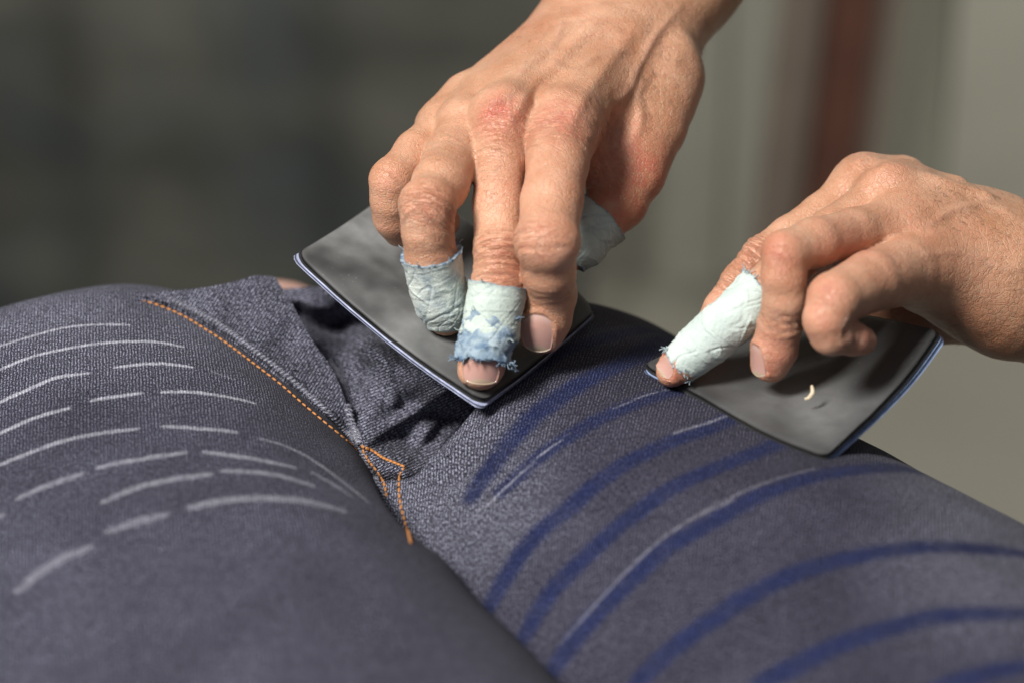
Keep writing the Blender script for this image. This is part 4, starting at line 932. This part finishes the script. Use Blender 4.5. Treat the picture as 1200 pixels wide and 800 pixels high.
# ------------------------------------------------------------------ sanding pads
def pad(label, ctrl, thick, parent_loc, papers, dustf, seed, rc=0.12, clear=6.0):
    """ctrl: rows of (px,py,depth) control points; u along first axis"""
    t = thing('sanding_pad', label, 'sanding pad', parent_loc, 'black sanding pads under the hands')
    def lifted(p):
        r = hit(bvF, p[0], p[1]); d = p[2]
        if r is not None: d = min(d, w2v(r[0])[2]-clear)
        return V(p[0], p[1], d)
    Cp = np.array([[lifted(p) for p in row] for row in ctrl]); nu, nv = 90, 90
    rows = np.array([catmull(r, nv) for r in Cp]); S = np.stack([catmull(rows[:, j], nu) for j in range(nv)], 1)
    def samp(u, v):
        x = np.clip(u, 0, 1)*(nu-1); y = np.clip(v, 0, 1)*(nv-1); i = np.minimum(x.astype(int), nu-2); j = np.minimum(y.astype(int), nv-2); fx = (x-i)[..., None]; fy = (y-j)[..., None]
        return S[i, j]*(1-fx)*(1-fy)+S[i+1, j]*fx*(1-fy)+S[i, j+1]*(1-fx)*fy+S[i+1, j+1]*fx*fy
    def layer(name, grow, top_off, th, mat, label=None, round_=rc, wav=0.0):
        g = 100; a = np.linspace(-1, 1, g); U, Vv = np.meshgrid(a, a, indexing='ij')
        # rounded rectangle domain
        r = round_; m = np.maximum(abs(U), abs(Vv)); 
        cx, cy = np.maximum(abs(U)-(1-r), 0)/r, np.maximum(abs(Vv)-(1-r), 0)/r
        k = np.where((cx > 0) & (cy > 0), np.maximum(cx, cy)/np.maximum(np.hypot(cx, cy), 1e-9), 1)
        U2 = np.sign(U)*np.where((cx > 0) & (cy > 0), 1-r+cx*k*r, abs(U)); V2 = np.sign(Vv)*np.where((cx > 0) & (cy > 0), 1-r+cy*k*r, abs(Vv))
        P = samp((U2*grow+1)/2, (V2*grow+1)/2); 
        du = np.gradient(P, axis=0); dv = np.gradient(P, axis=1); N = np.cross(du, dv); N /= np.linalg.norm(N, axis=-1, keepdims=True)+1e-9
        if N[..., 2].mean() > 0: N = -N
        # keep normals stable at corners
        edgew = np.exp(-(1-m)/0.03)
        P = P+N*(top_off+vfbm(P, 0.05, 2, seed)*0.25+wav*vfbm(P, 0.12, 2, seed+4)*edgew)[..., None] - N*(edgew*th*0.35)[..., None]
        Q = P-N*(th*(1-0.3*edgew))[..., None]
        n = g*g; idx = np.arange(n).reshape(g, g); F = grid_faces(g, g); per = np.r_[idx[:, 0], idx[-1, 1:], idx[-2::-1, -1], idx[0, -2:0:-1]]
        # bulged side wall
        Pm = (P+Q)/2; out = (Pm-Pm.mean((0, 1))); out /= np.linalg.norm(out, axis=-1, keepdims=True); Pm = (Pm+out*th*0.22).reshape(-1, 3)[per]
        A_ = np.r_[P.reshape(-1, 3), Q.reshape(-1, 3), Pm]; L_ = len(per); k1 = 2*n+np.arange(L_)
        sd1 = np.stack([per, np.roll(per, -1), np.roll(k1, -1), k1], -1); sd2 = np.stack([k1, np.roll(k1, -1), np.roll(per, -1)+n, per+n], -1)
        du_ = dustf(P.reshape(-1, 3)); D_ = np.r_[du_, du_, np.zeros(L_)]
        o = mesh_obj(name, v2w(A_), np.r_[F, F[:, ::-1]+n, sd1, sd2], mat, t, True, dict(dust=D_))
        if label: o['label'] = label
        return o
    layer('rubber_sheet', 0.985, 0.0, thick, RUBBER, wav=0.25)
    for (nm, off, th, mt, gr, lb) in papers: layer(nm, gr, off, th, mt, lb, wav=0.15)
    return t
def px_of(P): return 600+P[:, 0]/P[:, 2]*FPX, 400+P[:, 1]/P[:, 2]*FPX
# pad under the right hand: corners left, back, right, front
B0 = (566,468); 
def dust1(P):
    x, y = px_of(P); return np.clip(1.5*np.exp(-(((x-415)/80)**2+((y-290)/60)**2))+0.4*np.exp(-(((x-470)/80)**2+((y-380)/60)**2))+0.15, 0, 1)  # the grey at the left corner is dust plus a painted highlight
pad('black rubber sanding pad under the taped hand at the centre, its left corner raised',
    [[(345,294,846),(388,268,862),(432,238,880),(482,196,905)],
     [(418,362,836),(452,330,848),(500,300,872),(556,262,896)],
     [(492,420,824),(535,390,838),(586,345,866),(634,300,890)],
     [(566,470,812),(614,436,832),(660,398,855),(702,362,878)]], 2.4, tuple(v2w(V(520,380,850))*.001),
    [('sandpaper_backing', -2.5, 1.3, PAPER2, 1.012, 'grey blue backing sheet seen along the front edges')], dust1, 3)
def dust2(P):
    x, y = px_of(P); return np.clip(0.34*np.exp(-(((x-950)/75)**2+((y-490)/40)**2))+0.2*np.exp(-(((x-860)/60)**2+((y-455)/30)**2))+0.08, 0, 1)
pad('black rubber sanding pad under the hand at the right, pale blue edge curling up',
    [[(751,424,836),(800,400,850),(850,372,870),(905,335,892)],
     [(822,464,818),(868,434,834),(912,400,854),(960,352,878)],
     [(896,505,798),(938,466,815),(980,424,836),(1020,366,862)],
     [(966,534,782),(1014,490,794),(1062,440,806),(1102,384,816)]], 2.6, tuple(v2w(V(930,450,830))*.001),
    [('sandpaper_backing', -2.65, 2.1, PAPER, 0.992, 'pale blue backing sheet seen along the right edge')], dust2, 8, rc=0.10)
# scrap of lint on the right pad
L = np.array([V(942,467,806), V(947,465,805.2), V(951,459,805), V(950,451,806)]); L[:, 2] -= 3
Lr = resample(L, 0.3); T = np.gradient(Lr, axis=0); T /= np.linalg.norm(T, axis=1, keepdims=True); B = np.cross(T, [0, 0, 1.]); B /= np.linalg.norm(B, axis=1, keepdims=True); N = np.cross(T, B)
k = 8; v_ = np.array([Lr[i]+(B[i]*math.cos(a)*.75+N[i]*math.sin(a)*.45)*(0.5+0.5*math.sin(math.pi*(i+.5)/len(Lr))) for i in range(len(Lr)) for a in np.linspace(0, 2*math.pi, k, endpoint=False)])
wv = v2w(v_); o = mesh_obj('lint_scrap', wv, grid_faces(len(Lr), k, True), LINT, None, True, origin=tuple(wv.mean(0)*.001))
o['label'] = 'tiny curled cream scrap lying on the pad under the right hand'; o['label'] = 'tiny curled cream scrap lying on the right black pad'; o['category'] = 'lint'

# ------------------------------------------------------------------ fine hairs on the wrists and forearms
def hairs(name, bv, spots, parent, flow, seed):
    rnd = random.Random(seed); Vs, Fs = [], []; b = 0
    for (cx, cy, rx, ry, cnt, ln) in spots:
        for _ in range(cnt):
            px, py = cx+rnd.gauss(0, rx), cy+rnd.gauss(0, ry)
            r = bv.ray_cast(Vector((0, 0, 0)), Vector(V(px, py, 100)).normalized())
            if r[0] is None: continue
            p = np.array(r[0]); n = np.array(r[1]); n = n if n@p < 0 else -n
            f = np.array(flow, float)+np.array([rnd.uniform(-.5, .5), rnd.uniform(-.5, .5), rnd.uniform(-.2, .2)]); f -= n*(f@n); f /= np.linalg.norm(f)
            L = ln*rnd.uniform(.5, 1.2); cur = rnd.uniform(-.5, .5); sd = np.cross(n, f); pts = [p-n*0.2+f*L*t+n*L*0.30*math.sin(t*2.6)+sd*cur*L*t*t for t in (0, .3, .6, 1.0)]
            for m in range(4):
                rr = 0.055*(1-m/4.2)
                for x in range(3):
                    a = x*2.094; Vs.append(pts[m]+(sd*math.cos(a)+n*math.sin(a))*rr)
            Fs.append(grid_faces(4, 3, True)+b); b += 12
    o = mesh_obj(name, v2w(np.array(Vs)), np.vstack(Fs), HAIR, parent); o['kind'] = 'stuff'
hairs('arm_hair', bvR, [(790,25,35,30,120,5), (735,70,30,25,40,4), (770,110,14,22,50,4), (705,140,12,16,45,3.5), (640,55,40,30,30,3), (575,215,10,14,25,2.2), (515,195,10,12,20,2.2)], handR, (-.5, .8, -.3), 5)
hairs('arm_hair', bvL, [(1160,250,35,25,120,4), (1190,330,25,40,70,4.5), (1110,230,20,14,35,3), (1150,390,30,14,40,4)], handL, (-.9, .2, 0), 6)
